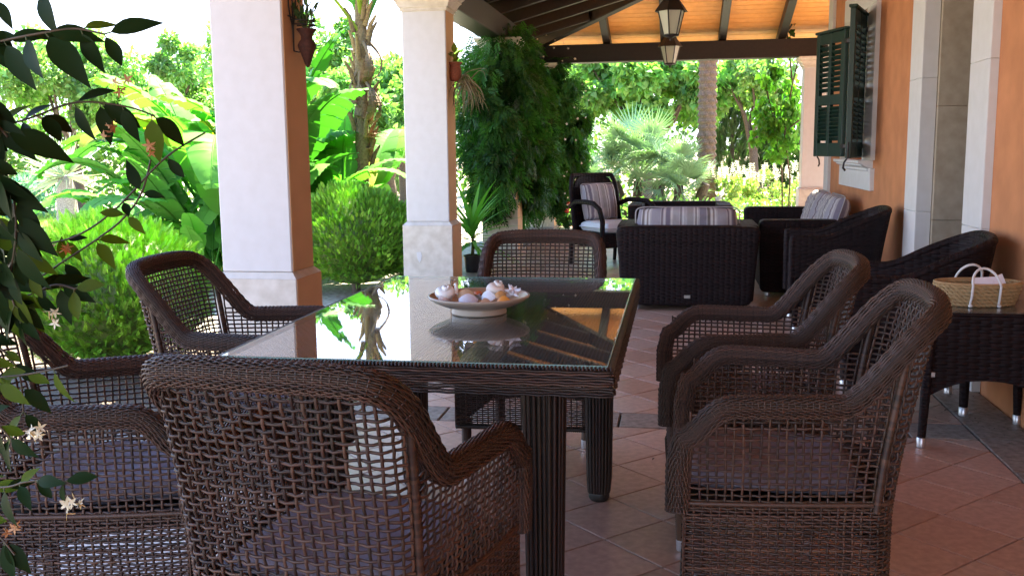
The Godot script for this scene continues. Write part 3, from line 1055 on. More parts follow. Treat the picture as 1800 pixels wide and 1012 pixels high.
func dining_chair(label: String) -> Node3D:
	var t := thing("wicker_armchair", label, "armchair", Vector3.ZERO, 0.0, "wicker armchairs round the dining table")
	var sh := Shell.new()
	sh.setup(0.252, 0.274, 0.222, -0.205, 0.058)
	part("rim", rim_mesh(sh, 0.40, 0.0195, 0.0240), M.cane, t).set_meta("kind", "stuff")
	# the back and the two sides, open weave
	var uc := 0.0
	for i in sh.pts.size():
		if sh.pts[i].y < -0.16:
			uc = sh.s[i]
			break
	var a := part("side_weave", woven(sh, 0.014, uc - 0.012, 0.425, 0.0140, 0.0185, 0.0029, 0.0028, 0.016), M.cane, t)
	var b := part("back_weave", woven(sh, uc + 0.012, sh.total - uc - 0.012, 0.425, 0.0142, 0.0185, 0.0030, 0.0031, 0.016), M.cane, t)
	var c := part("side_weave", woven(sh, sh.total - uc + 0.012, sh.total - 0.014, 0.425, 0.0140, 0.0185, 0.0029, 0.0028, 0.016), M.cane, t)
	for q in [a, b, c]: q.set_meta("kind", "stuff")
	# posts where the back meets the sides
	for u in [uc, sh.total - uc]:
		var pm := MB.new()
		var ps := PackedVector3Array()
		for k in 9:
			var y := lerpf(0.40, sh.rim(u) - 0.01, k / 8.0)
			ps.append(sh.at(u, y))
		wound(pm, ps, 0.0098, 0.0066)
		part("back_post", pm.mesh(), M.cane, t)
	# close weave below the seat, on all four sides
	var sk := part("skirt_weave", woven(sh, 0.004, sh.total - 0.004, 0.20, 0.0074, 0.0185, 0.0030, 0.0026, 0.0, 0.42), M.cane, t)
	sk.set_meta("kind", "stuff")
	var fr := MB.new()
	var fz: float = sh.pts[0].y
	var fx: float = sh.pts[0].x
	var cnt := 27
	for j in 26:
		var ps := PackedVector3Array()
		var ns := PackedVector3Array()
		for i in cnt * 2 + 1:
			var x := lerpf(-fx, fx, i / (cnt * 2.0))
			var und := 0.0 if i % 2 else (1.0 if (i / 2 + j) % 2 else -1.0)
			ps.append(V(x, 0.20 + j * 0.0076, fz + und * 0.0024)); ns.append(V(0, 0, 1))
		fr.strand(ps, ns, 0.0027, 0.0021, 5, cane())
	for i in cnt + 1:
		var x := lerpf(-fx, fx, float(i) / cnt)
		fr.strand(PackedVector3Array([V(x, 0.2, fz), V(x, 0.3, fz), V(x, 0.4, fz)]), PackedVector3Array([V(0, 0, 1), V(0, 0, 1), V(0, 0, 1)]), 0.0025, 0.002, 5, cane())
	var fw := part("skirt_weave", fr.mesh(), M.cane, t)
	fw.set_meta("kind", "stuff")
	# wound rails at the foot of the skirt and at seat height
	for y in [0.197, 0.418]:
		var rm := MB.new()
		var ps := PackedVector3Array()
		for i in range(0, sh.pts.size(), 10): ps.append(sh.at(sh.s[i], y))
		ps.append(sh.at(0.0, y))
		ribbed(rm, ps, 0.0085 if y < 0.3 else 0.0060, 0.0075, 0.0010, 7)
		part("rail", rm.mesh(), M.cane, t)
	var st := MB.new()
	st.prism([V(-0.245, 0.375, 0.24), V(0.245, 0.375, 0.24), V(0.19, 0.375, -0.13), V(0.14, 0.375, -0.18), V(-0.14, 0.375, -0.18), V(-0.19, 0.375, -0.13)], V(0, 0.035, 0), Color(0.055, 0.035, 0.025))
	part("seat", st.mesh(), M.top_weave, t)
	var cap := MB.new()
	cap.lathe([Vector2(0.0, 0.0), Vector2(0.017, 0.001), Vector2(0.018, 0.004), Vector2(0.0195, 0.034), Vector2(0.019, 0.036), Vector2(0.0, 0.0362)], 14, W)
	var capm := cap.mesh()
	for q in [V(0.24, 0, 0.22), V(-0.24, 0, 0.22), V(0.178, 0, -0.165), V(-0.178, 0, -0.165)]:
		var lm := MB.new()
		ribbed(lm, PackedVector3Array([V(q.x * 0.98, 0.034, q.z * 0.98), q + V(0, 0.12, 0), q + V(0, 0.22, 0)]), 0.0185, 0.0062, 0.0010, 10)
		var leg := part("leg", lm.mesh(), M.cane, t)
		part("metal_cap", capm, M.metal_cap, leg, Transform3D(Basis(), V(q.x * 0.98, 0, q.z * 0.98)))
	return t

func pillow_mesh(sx: float, sy: float, sz: float, e := 0.45, wrinkle := 0.004, seed_ := 1, across := false) -> Mesh:
	# a cushion lying flat: size sx, thickness sy, sz; soft corners, seam piping round the middle
	var m := MB.new()
	var f := FastNoiseLite.new()
	f.seed = seed_
	f.frequency = 5.0
	var n := 26
	for side in [1.0, -1.0]:
		var P := []
		var U := []
		for j in n + 1:
			for i in n + 1:
				var a := -1.0 + 2.0 * i / n
				var b := -1.0 + 2.0 * j / n
				# square to rounded square
				var k := pow(maxf(absf(a), absf(b)), 6.0)
				var sh := 1.0 - 0.045 * k * (absf(a * b) * 2.0)
				var h := pow(maxf(0.0, 1.0 - pow(absf(a), 5.0)), e) * pow(maxf(0.0, 1.0 - pow(absf(b), 5.0)), e)
				var wv := f.get_noise_3d(a * 0.4, b * 0.4, side) * wrinkle * 2.0 + f.get_noise_3d(a * 1.4, b * 1.4, side + 3.0) * wrinkle
				P.append(V(a * sx / 2 * sh, side * (h * sy / 2 + wv * h), b * sz / 2 * sh))
				U.append(Vector2(b * sz / 2, a * sx / 2) if across else Vector2(a * sx / 2, b * sz / 2))
		m.grid(P, n, n, W, side > 0, U)
	if true:
		var ps := PackedVector3Array()
		var r := PackedFloat32Array()
		for i in 65:
			var t := TAU * i / 64
			var a := m.sp(cos(t), 0.16)
			var b := m.sp(sin(t), 0.16)
			ps.append(V(a * sx / 2 * 0.985, 0, b * sz / 2 * 0.985)); r.append(0.005)
		m.tube(ps, r, 6, W, false)
	return m.mesh()

func dining_set() -> void:
	var cz := -2.705
	# table
	var t := thing("dining_table", "long dark wicker dining table with a glass top", "table", V(-0.577, 0, cz))
	var hx := 0.452
	var hz := 0.715
	var top := MB.new()
	top.box(V(0, 0.7185, 0), V(hx * 2 - 0.02, 0.03, hz * 2 - 0.02), Color(0.03, 0.022, 0.017), 0.002)
	part("core", top.mesh(), M.cane_core, t)
	# fine weave under the glass: narrow strands lengthwise
	var tw := MB.new()
	var nn := 96
	for i in nn:
		var x := lerpf(-hx + 0.014, hx - 0.014, (i + 0.5) / nn)
		var ps := PackedVector3Array()
		var ns := PackedVector3Array()
		for k in 97:
			ps.append(V(x, 0.7345 + (0.0008 if (k + i) % 2 else -0.0008), lerpf(-hz + 0.012, hz - 0.012, k / 96.0)))
			ns.append(Vector3.UP)
		tw.strand(ps, ns, 0.0043, 0.0018, 4, cane(0.40))
	part("top_weave", tw.mesh(), M.cane_flat, t).set_meta("kind", "stuff")
	# apron: waved strands on the four sides, 7 rows
	var ap := MB.new()
	for s in [[V(-hx, 0, hz), V(hx, 0, hz)], [V(hx, 0, hz), V(hx, 0, -hz)], [V(hx, 0, -hz), V(-hx, 0, -hz)], [V(-hx, 0, -hz), V(-hx, 0, hz)]]:
		var d: Vector3 = s[1] - s[0]
		var L := d.length()
		d /= L
		var o := V(-d.z, 0, d.x) * -1.0
		if o.dot((s[0] + s[1]) * 0.5) < 0: o = -o
		var st := int(L / 0.032)
		for j in 10:
			var ps := PackedVector3Array()
			var ns := PackedVector3Array()
			for i in st * 2 + 1:
				var und := 0.0 if i % 2 else (1.0 if (i / 2 + j / 2) % 2 else -1.0)
				ps.append(s[0] + d * (L * i / (st * 2.0)) + V(0, 0.681 + j * 0.0058, 0) + o * (und * 0.0042 - 0.002))
				ns.append(o)
			ap.strand(ps, ns, 0.0028, 0.0022, 5, cane(0.8))
		# short wraps over the upper edge
		var nw := int(L / 0.0085)
		for i in nw:
			var p: Vector3 = s[0] + d * (L * (i + 0.5) / nw)
			ap.strand(PackedVector3Array([p + V(0, 0.738, 0) + o * 0.001, p + V(0, 0.7435, 0) - o * 0.003, p + V(0, 0.743, 0) - o * 0.011]), PackedVector3Array([o, (o + Vector3.UP).normalized(), Vector3.UP]), 0.0036, 0.0016, 4, cane(0.7))
	part("apron", ap.mesh(), M.cane, t).set_meta("kind", "stuff")
	var gl := MB.new()
	gl.box(V(0, 0.7425, 0), V(hx * 2 - 0.03, 0.008, hz * 2 - 0.03), W, 0.0015)
	part("glass_top", gl.mesh(), M.glass, t)
	var ge := MB.new()
	for s in [-1, 1]:
		ge.box(V(0, 0.7425, s * (hz - 0.0135)), V(hx * 2 - 0.024, 0.007, 0.0025), W, 0.001)
		ge.box(V(s * (hx - 0.0135), 0.7425, 0), V(0.0025, 0.007, hz * 2 - 0.031), W, 0.001)
	part("glass_edge", ge.mesh(), M.glass_edge, t)
	for q in [V(hx - 0.175, 0, hz - 0.205), V(-hx + 0.175, 0, hz - 0.205), V(hx - 0.125, 0, -hz + 0.205), V(-hx + 0.125, 0, -hz + 0.205)]:
		var lm := MB.new()
		for k in 26:
			var a := TAU * k / 26
			var ca := cos(a)
			var sa := sin(a)
			var sq := pow(pow(absf(ca), 3.2) + pow(absf(sa), 3.2), -1.0 / 3.2)
			var o := V(ca, 0, sa)
			var ps := PackedVector3Array()
			var ns := PackedVector3Array()
			for j in 15:
				var y := lerpf(0.03, 0.69, j / 14.0)
				var r := lerpf(0.040, 0.050, j / 14.0)
				if j == 0: r = 0.036
				ps.append(q + V(ca * sq * r, y, sa * sq * r)); ns.append(o)
			lm.strand(ps, ns, 0.0052, 0.003, 5, cane(0.6))
		lm.lathe([Vector2(0.0, 0.0), Vector2(0.030, 0.0), Vector2(0.036, 0.008), Vector2(0.036, 0.03), Vector2(0.030, 0.034), Vector2(0.046, 0.68)], 14, Color(0.02, 0.016, 0.014), Transform3D(Basis(), q))
		part("leg", lm.mesh(), M.cane, t)
	# chairs: one of the kind with all its parts, then copies
	var L := [[V(-0.622, 0, -1.71), PI - 0.12, "brown wicker armchair with its back to the camera at the near table end"],
		[V(0.285, 0, -2.365), -PI / 2 - 0.03, "wicker armchair nearest on the right of the table"],
		[V(0.24, 0, -3.06), -PI / 2 + 0.03, "wicker armchair farther along the right side with beige pad"],
		[V(-0.52, 0, -3.62), 0.02, "wicker armchair at the far end of the table facing the camera"],
		[V(-1.36, 0, -2.90), PI / 2 + 0.03, "dark wicker armchair on the left in front of the nearest column"],
		[V(-1.385, 0, -2.06), PI / 2 + 0.35, "wicker armchair at the left edge behind the jasmine twigs"]]
	var proto: Node3D = null
	var pad := pillow_mesh(0.40, 0.055, 0.40, 0.4, 0.004, 7)
	var padn := ["near table end", "nearest on the right of the table", "farther along the right side", "far end of the table", "in front of the nearest column", "at the left edge behind jasmine"]
	for k in L.size():
		var r: Node3D
		if proto == null:
			proto = dining_chair(L[k][2])
			proto.position = L[k][0]
			proto.rotation.y = L[k][1]
		else: r = copy(proto, "wicker_armchair", L[k][2], L[k][0], L[k][1])
		var p := solo("seat_pad", pad, M.cushion, "grey seat pad on the wicker armchair " + padn[k], "seat pad", "pads on the dining armchairs")
		var tr := Transform3D(Basis(Vector3.UP, L[k][1]), L[k][0])
		p.transform = tr * Transform3D(Basis(), V(0, 0.4385, 0.055))

# ---- lounge furniture in flat dark weave
func rounded_panel(m: MB, a: Vector3, b: Vector3, base_shrink := Vector2.ZERO) -> void:
	# a woven block from a to b, rounded edges; narrower at its foot by base_shrink
	var mid := (a + b) * 0.5
	var h := (b - a).abs() * 0.5
	var P := []
	var nu := 48
	var nv := 14
	for j in nv + 1:
		var f := -PI / 2 + PI * j / nv
		for i in nu + 1:
			var an := TAU * i / nu
			var e := 0.13
			var d := V(m.sp(cos(f), e) * m.sp(cos(an), e), m.sp(sin(f), e), m.sp(cos(f), e) * m.sp(sin(an), e))
			var p := d * h
			var k := clampf(0.5 - d.y * 0.5, 0, 1)
			p.x -= signf(p.x) * base_shrink.x * k * absf(d.x)
			p.z -= signf(p.z) * base_shrink.y * k * absf(d.z)
			P.append(mid + p)
	m.grid(P, nu, nv, W, true)

func block_sofa(label: String, width: float, depth: float, group := "") -> Node3D:
	# low boxy seat: flared back and arms of one height, front to +z
	var t := thing("lounge_seat", label, "sofa", Vector3.ZERO, 0.0, group)
	var h := 0.63
	var w2 := width / 2
	var m := MB.new()
	rounded_panel(m, V(-w2, 0.04, -depth / 2), V(w2, h, -depth / 2 + 0.17), Vector2(0.06, 0.0))
	part("backrest", m.mesh(), M.lounge_weave, t)
	for s in [-1, 1]:
		m = MB.new()
		rounded_panel(m, V(s * w2, 0.04, -depth / 2 + 0.172), V(s * (w2 - 0.16), h - 0.003, depth / 2), Vector2(0.03, 0.02))
		part("arm", m.mesh(), M.lounge_weave, t)
	m = MB.new()
	rounded_panel(m, V(-w2 + 0.163, 0.05, -depth / 2 + 0.173), V(w2 - 0.163, 0.29, depth / 2 - 0.03))
	part("seat_base", m.mesh(), M.lounge_weave, t)
	for x in [-1, 1]:
		for z in [-1, 1]:
			m = MB.new()
			m.lathe([Vector2(0.0, 0.0), Vector2(0.02, 0.0), Vector2(0.022, 0.004), Vector2(0.022, 0.06), Vector2(0.0, 0.062)], 12, W, Transform3D(Basis(), V(x * (w2 - 0.14), 0, z * (depth / 2 - 0.09))))
			part("leg", m.mesh(), M.metal_cap, t)
	return t

func tub_chair(label: String) -> Node3D:
	# closely woven tub chair: arms sweep up into a round back
	var t := thing("tub_chair", label, "armchair", Vector3.ZERO, 0.0, "dark tub chairs along the house wall")
	var sh := Shell.new()
	sh.arm = 0.615
	sh.top = 0.79
	sh.lean = 0.08
	sh.rise_from = -0.27
	sh.rise_to = 0.10
	sh.setup(0.29, 0.29, 0.25, -0.25, 0.12)
	var m := MB.new()
	var n := 64
	var hgt := 9
	for side in [1, -1]:
		var P := []
		for j in hgt + 1:
			for i in n + 1:
				var u := sh.total * i / n
				var top := sh.rim(u)
				var y := lerpf(0.16 if side > 0 else 0.36, top, float(j) / hgt)
				var nn := sh.normal(u, y)
				var th := 0.022 * (1.0 - 0.25 * pow(float(j) / hgt, 6.0))
				P.append(sh.at(u, y) + nn * (side * th))
		m.grid(P, n, hgt, W, side > 0)
	# rounded top edge and front edges
	var ps := PackedVector3Array()
	var r := PackedFloat32Array()
	var y := 0.16
	while y < sh.arm - 0.02:
		ps.append(sh.at(0.0, y)); r.append(0.022)
		y += 0.06
	for i in n + 1:
		ps.append(sh.at(sh.total * i / n, sh.rim(sh.total * i / n) - 0.002)); r.append(0.0205)
	y = sh.arm - 0.05
	while y > 0.15:
		ps.append(sh.at(sh.total, y)); r.append(0.022)
		y -= 0.06
	part("shell", m.mesh(), M.lounge_weave, t)
	m = MB.new()
	m.tube(ps, r, 12, W)
	part("rim", m.mesh(), M.lounge_weave, t)
	m = MB.new()
	m.prism([V(-0.25, 0.16, 0.285), V(0.25, 0.16, 0.285), V(0.25, 0.40, 0.285), V(-0.25, 0.40, 0.285)], V(0, 0, -0.03), W)
	m.prism([V(-0.26, 0.36, 0.25), V(0.26, 0.36, 0.25), V(0.24, 0.36, -0.15), V(0.14, 0.36, -0.24), V(-0.14, 0.36, -0.24), V(-0.24, 0.36, -0.15)], V(0, 0.04, 0), W)
	part("seat", m.mesh(), M.lounge_weave, t)
	for q in [V(0.26, 0, 0.26), V(-0.26, 0, 0.26), V(0.2, 0, -0.22), V(-0.2, 0, -0.22)]:
		m = MB.new()
		m.lathe([Vector2(0.0, 0.04), Vector2(0.019, 0.04), Vector2(0.022, 0.17), Vector2(0.0, 0.171)], 10, W, Transform3D(Basis(), q))
		var lg := part("leg", m.mesh(), M.lounge_weave, t)
		m = MB.new()
		m.lathe([Vector2(0.0, 0.0), Vector2(0.018, 0.0), Vector2(0.02, 0.004), Vector2(0.02, 0.042), Vector2(0.0, 0.043)], 10, W, Transform3D(Basis(), q))
		part("metal_cap", m.mesh(), M.metal_cap, lg)
	return t

func cushion(called: String, mesh: Mesh, m: Material, label: String, at: Vector3, rot := Vector3.ZERO) -> void:
	var o := solo(called, mesh, m, label, "cushion", "cushions of the lounge group")
	o.position = at
	o.rotation = rot

func lounge() -> void:
	# armchair seen from behind, just beyond the table
	var a := block_sofa("dark woven lounge armchair seen from behind beyond the dining table", 1.06, 0.86, "boxy lounge seats")
	a.position = V(0.085, 0, -7.62)
	a.rotation.y = PI + 0.0
	var tg := MB.new()
	tg.box(V(-0.005, 0.11, -0.4335), V(0.045, 0.024, 0.004), Color(0.55, 0.55, 0.52), 0.001)
	part("metal_tag", tg.mesh(), M.metal_cap, a)
	cushion("back_cushion", pillow_mesh(0.80, 0.19, 0.42, 0.5, 0.010, 3), M.stripes, "striped grey back cushion rising above the lounge armchair seen from behind", V(0.085, 0.545, -7.40 - 0.15), V(PI / 2 - 0.15, 0, 0))
	# the one across from it
	var b := copy(a, "lounge_seat", "boxy woven lounge seat at the far end facing the camera", V(0.04, 0, -10.35), 0.0)
	b.get_node("metal_tag").free()
	# two-seat sofa against the wall
	var c := block_sofa("dark woven two seat sofa under the shuttered window", 1.90, 0.80, "boxy lounge seats")
	c.position = V(1.055, 0, -8.85)
	c.rotation.y = -PI / 2
	for k in 2:
		cushion("back_cushion", pillow_mesh(0.46, 0.19, 0.72, 0.5, 0.010, 8 + k, true), M.stripes, ["pale blue striped back cushion nearer of the pair on the wall sofa", "pale striped back cushion farther of the pair on the wall sofa"][k], V(1.27, 0.585, -8.42 - 0.77 * k), V(0, 0, PI / 2 - 0.30))
		cushion("seat_cushion", pillow_mesh(0.74, 0.15, 0.58, 0.35, 0.006, 12 + k), M.stripes, ["pale striped seat cushion nearer on the wall sofa", "pale striped seat cushion farther on the wall sofa"][k], V(0.99, 0.366, -8.47 - 0.76 * k), V(0, PI / 2, 0))
	# two tub chairs on the house side
	var d := tub_chair("dark tub chair between the wall sofa and the stone door frame")
	d.position = V(1.05, 0, -6.72)
	d.rotation.y = -PI / 2 - 0.05
	var e := copy(d, "tub_chair", "dark tub chair behind the side table with the basket", V(1.08, 0, -4.70), -PI / 2 - 0.10)
	var pad := pillow_mesh(0.44, 0.07, 0.46, 0.4, 0.005, 20)
	for q in [[V(1.01, 0.438, -6.72), "white pad on the tub chair next to the wall sofa"], [V(1.03, 0.438, -4.70), "white pad on the tub chair behind the basket"]]:
		cushion("seat_pad", pad, M.cushion_white, q[1], q[0], V(0, PI / 2, 0))
	loop_armchair()
	side_table()

func loop_armchair() -> void:
	var t := thing("loop_armchair", "black cane armchair with looped arms at the vine covered corner column", "armchair", V(-0.69, 0, -10.15), 0.72)
	var m := MB.new()
	# tall back: slightly dished panel with rounded top
	for side in [1, -1]:
		var P := []
		for j in 13:
			for i in 17:
				var a := -1.0 + i / 8.0
				var y := lerpf(0.30, 0.925, j / 12.0)
				var w := 0.295 - 0.09 * pow(j / 12.0, 6.0)
				var yy := y - 0.035 * pow(absf(a), 3.0) * pow(j / 12.0, 3.0)
				P.append(V(a * w, yy, -0.24 - 0.16 * (y - 0.3) + 0.05 * a * a + side * 0.012))
		m.grid(P, 16, 12, W, side > 0)
	part("backrest", m.mesh(), M.lounge_weave, t)
	m = MB.new()
	var ps := PackedVector3Array()
	var r := PackedFloat32Array()
	for i in 33:
		var a := -1.0 + i / 16.0
		var k := minf(1.0, (1.0 - absf(a)) * 2.6)
		var y := lerpf(0.30, 0.925, sin(k * PI / 2))
		var w := 0.30 * m.sp(clampf(a * 1.25, -1, 1), 0.7)
		ps.append(V(w, y, -0.24 - 0.16 * (y - 0.3) + 0.05 * w * w / 0.09)); r.append(0.024)
	m.tube(ps, r, 10, W)
	part("back_rail", m.mesh(), M.lounge_weave, t)
	for s in [-1, 1]:
		m = MB.new()
		ps = PackedVector3Array()
		r = PackedFloat32Array()
		for q in [V(0.30, 0.60, -0.27), V(0.34, 0.66, -0.12), V(0.35, 0.665, 0.06), V(0.35, 0.655, 0.20), V(0.35, 0.60, 0.30), V(0.345, 0.48, 0.345), V(0.335, 0.30, 0.33), V(0.32, 0.12, 0.30), V(0.32, 0.0, 0.30)]:
			ps.append(V(q.x * s, q.y, q.z)); r.append(0.026)
		m.tube(ps, r, 10, W)
		part("arm", m.mesh(), M.lounge_weave, t)
		m = MB.new()
		m.tube(PackedVector3Array([V(s * 0.29, 0.35, -0.25), V(s * 0.29, 0.0, -0.28)]), PackedFloat32Array([0.024, 0.02]), 10, W)
		part("leg", m.mesh(), M.lounge_weave, t)
	m = MB.new()
	rounded_panel(m, V(-0.30, 0.20, -0.25), V(0.30, 0.345, 0.32))
	part("seat", m.mesh(), M.lounge_weave, t)
	var b := Basis(Vector3.UP, 0.72)
	var p := solo("seat_cushion", pillow_mesh(0.52, 0.12, 0.52, 0.35, 0.006, 41), M.cushion_white, "white seat cushion on the black cane armchair with looped arms", "cushion", "cushions of the lounge group")
	p.transform = Transform3D(b, V(-0.69, 0, -10.15)) * Transform3D(Basis(), V(0, 0.402, 0.05))
	p = solo("back_cushion", pillow_mesh(0.44, 0.14, 0.40, 0.55, 0.008, 42), M.stripes, "striped back cushion leaning in the black cane armchair with looped arms", "cushion", "cushions of the lounge group")
	p.transform = Transform3D(b, V(-0.69, 0, -10.15)) * Transform3D(Basis(Vector3.RIGHT, PI / 2 - 0.22), V(0, 0.645, -0.175))

func side_table() -> void:
	var t := thing("side_table", "dark woven side table with arched skirt under the basket", "table", V(1.225, 0, -4.17), -0.03)
	var hx := 0.225
	var hz := 0.195
	var h := 0.545
	for k in 4:
		var dir: Vector3 = [V(0, 0, 1), V(1, 0, 0), V(0, 0, -1), V(-1, 0, 0)][k]
		var sd := V(dir.z, 0, -dir.x)
		var half := hx if k % 2 == 0 else hz
		var off := hz if k % 2 == 0 else hx
		var m := MB.new()
		var n := 20
		for i in n:
			var a := lerpf(-half, half, float(i) / n)
			var b := lerpf(-half, half, float(i + 1) / n)
			var ya := arch(a / half)
			var yb := arch(b / half)
			var fl := 0.018
			var q := [sd * a * (1.0 + 0.03 * (h - ya)) + dir * (off + fl * (h - ya) * 2.0) + V(0, ya, 0), sd * b * (1.0 + 0.03 * (h - yb)) + dir * (off + fl * (h - yb) * 2.0) + V(0, yb, 0), sd * b + dir * off + V(0, h, 0), sd * a + dir * off + V(0, h, 0)]
			m.prism(q, -dir * 0.02, W)
		part("skirt", m.mesh(), M.lounge_weave, t)
	for x in [-1, 1]:
		for z in [-1, 1]:
			var m := MB.new()
			var a := V(x * (hx + 0.012), 0.04, z * (hz + 0.012))
			m.tube(PackedVector3Array([a, V(x * (hx - 0.002), 0.30, z * (hz - 0.002)), V(x * (hx - 0.014), h - 0.01, z * (hz - 0.014))]), PackedFloat32Array([0.016, 0.021, 0.024]), 12, W)
			var lg := part("leg", m.mesh(), M.lounge_weave, t)
			m = MB.new()
			m.lathe([Vector2(0.0, 0.0), Vector2(0.015, 0.0), Vector2(0.0165, 0.003), Vector2(0.019, 0.042), Vector2(0.0, 0.043)], 14, W, Transform3D(Basis(), V(a.x, 0, a.z)))
			part("metal_cap", m.mesh(), M.metal_cap, lg)
	var m := MB.new()
	m.box(V(0, h - 0.004, 0), V(hx * 2 + 0.01, 0.014, hz * 2 + 0.01), W, 0.004)
	part("top", m.mesh(), M.lounge_weave, t)
	m = MB.new()
	m.box(V(0, h + 0.0075, 0), V(hx * 2 + 0.012, 0.007, hz * 2 + 0.012), W, 0.0015)
	part("glass_top", m.mesh(), M.glass, t)
	m = MB.new()
	m.box(V(-hx + 0.01, 0.30, hz + 0.014), V(0.035, 0.02, 0.003), Color(0.7, 0.7, 0.68), 0.001)
	part("metal_tag", m.mesh(), M.metal_cap, t)
	# basket of plaited grass, two rope handles, a paper inside
	var bt := thing("grass_basket", "oval plaited grass basket with two white rope handles", "basket", V(1.215, h + 0.0115, -4.16), 0.04)
	bt.scale = Vector3.ONE * 0.88
	m = MB.new()
	var rows := 6
	for j in rows:
		var y := 0.009 + j * 0.0165
		var k := 0.86 + 0.14 * pow(float(j) / (rows - 1), 0.8)
		for strand in 2:
			var ps := PackedVector3Array()
			var rd := PackedFloat32Array()
			for i in 121:
				var a := TAU * i / 120
				var tw := a * 21.0 + strand * PI + j * 0.9
				var o := V(cos(a) * 0.185 * k, 0, sin(a) * 0.115 * k)
				var nn := V(cos(a) / 0.185, 0, sin(a) / 0.115).normalized()
				ps.append(o + V(0, y + sin(tw) * 0.0045, 0) + nn * cos(tw) * 0.0045)
				rd.append(0.0068)
			m.tube(ps, rd, 6, Color(0.40, 0.28, 0.13).lerp(Color(0.30, 0.19, 0.08), rng.randf()), false)
	var ps2 := PackedVector3Array()
	var rd2 := PackedFloat32Array()
	for i in 61:
		var a := TAU * i / 60
		ps2.append(V(cos(a) * 0.188, 0.104, sin(a) * 0.118)); rd2.append(0.006)
	m.tube(ps2, rd2, 6, Color(0.42, 0.27, 0.12), false)
	part("plaited_wall", m.mesh(), M.seagrass, bt)
	m = MB.new()
	m.lathe([Vector2(0.0, 0.0), Vector2(1.0, 0.0), Vector2(1.0, 0.008), Vector2(0.0, 0.009)], 30, Color(0.34, 0.22, 0.1), Transform3D(Basis.from_scale(V(0.155, 1, 0.095)), Vector3.ZERO))
	part("base", m.mesh(), M.seagrass, bt)
	for s in [1, -1]:
		m = MB.new()
		var ps := PackedVector3Array()
		var rd := PackedFloat32Array()
		var x0 := -0.055
		for q in [V(-0.062, -0.002, 0.102), V(-0.06, 0.04, 0.118), V(-0.06, 0.095, 0.128)]:
			ps.append(V(q.x, q.y + 0.006, q.z * s)); rd.append(0.0058)
		for i in range(1, 12):
			var a := PI * i / 12
			ps.append(V(-0.06 * cos(a) + 0.0, 0.10 + 0.075 * sin(a), s * (0.128 - 0.055 * sin(a)))); rd.append(0.0058)
		for q in [V(0.06, 0.095, 0.128), V(0.06, 0.04, 0.118), V(0.062, -0.002, 0.102)]:
			ps.append(V(q.x, q.y + 0.006, q.z * s)); rd.append(0.0058)
		m.tube(ps, rd, 8, Color(0.68, 0.68, 0.66))
		for x in [-0.062, 0.062]: m.ball(V(x, 0.008, s * 0.112), V(0.010, 0.008, 0.009), Color(0.66, 0.66, 0.64), 1.0, 8, 6)
		part("rope_handle", m.mesh(), M.plain, bt)
	m = MB.new()
	m.prism([V(-0.05, 0.09, 0.03), V(0.06, 0.095, 0.05), V(0.075, 0.125, -0.02), V(-0.03, 0.115, -0.04)], V(0.002, 0.0015, 0), Color(0.82, 0.82, 0.86))
	m.prism([V(0.03, 0.09, 0.03), V(0.10, 0.10, 0.02), V(0.09, 0.14, -0.01), V(0.06, 0.13, 0.0)], V(0.0, 0.0015, 0.001), Color(0.80, 0.80, 0.86))
	m.prism([V(-0.06, 0.012, 0.0), V(0.06, 0.012, 0.02), V(0.06, 0.10, 0.02), V(-0.04, 0.10, 0.0)], V(0.0, 0.0, 0.0015), Color(0.8, 0.8, 0.84))
	var pp := solo("folded_paper", m.mesh(), M.plain, "folded white paper sticking out of the plaited grass basket", "paper")
	pp.position = V(1.23, h + 0.012, -4.16)
	pp.scale = Vector3.ONE * 0.88
func arch(a: float) -> float:
	return 0.205 + 0.075 * (1.0 - pow(absf(a), 2.2)) - 0.0

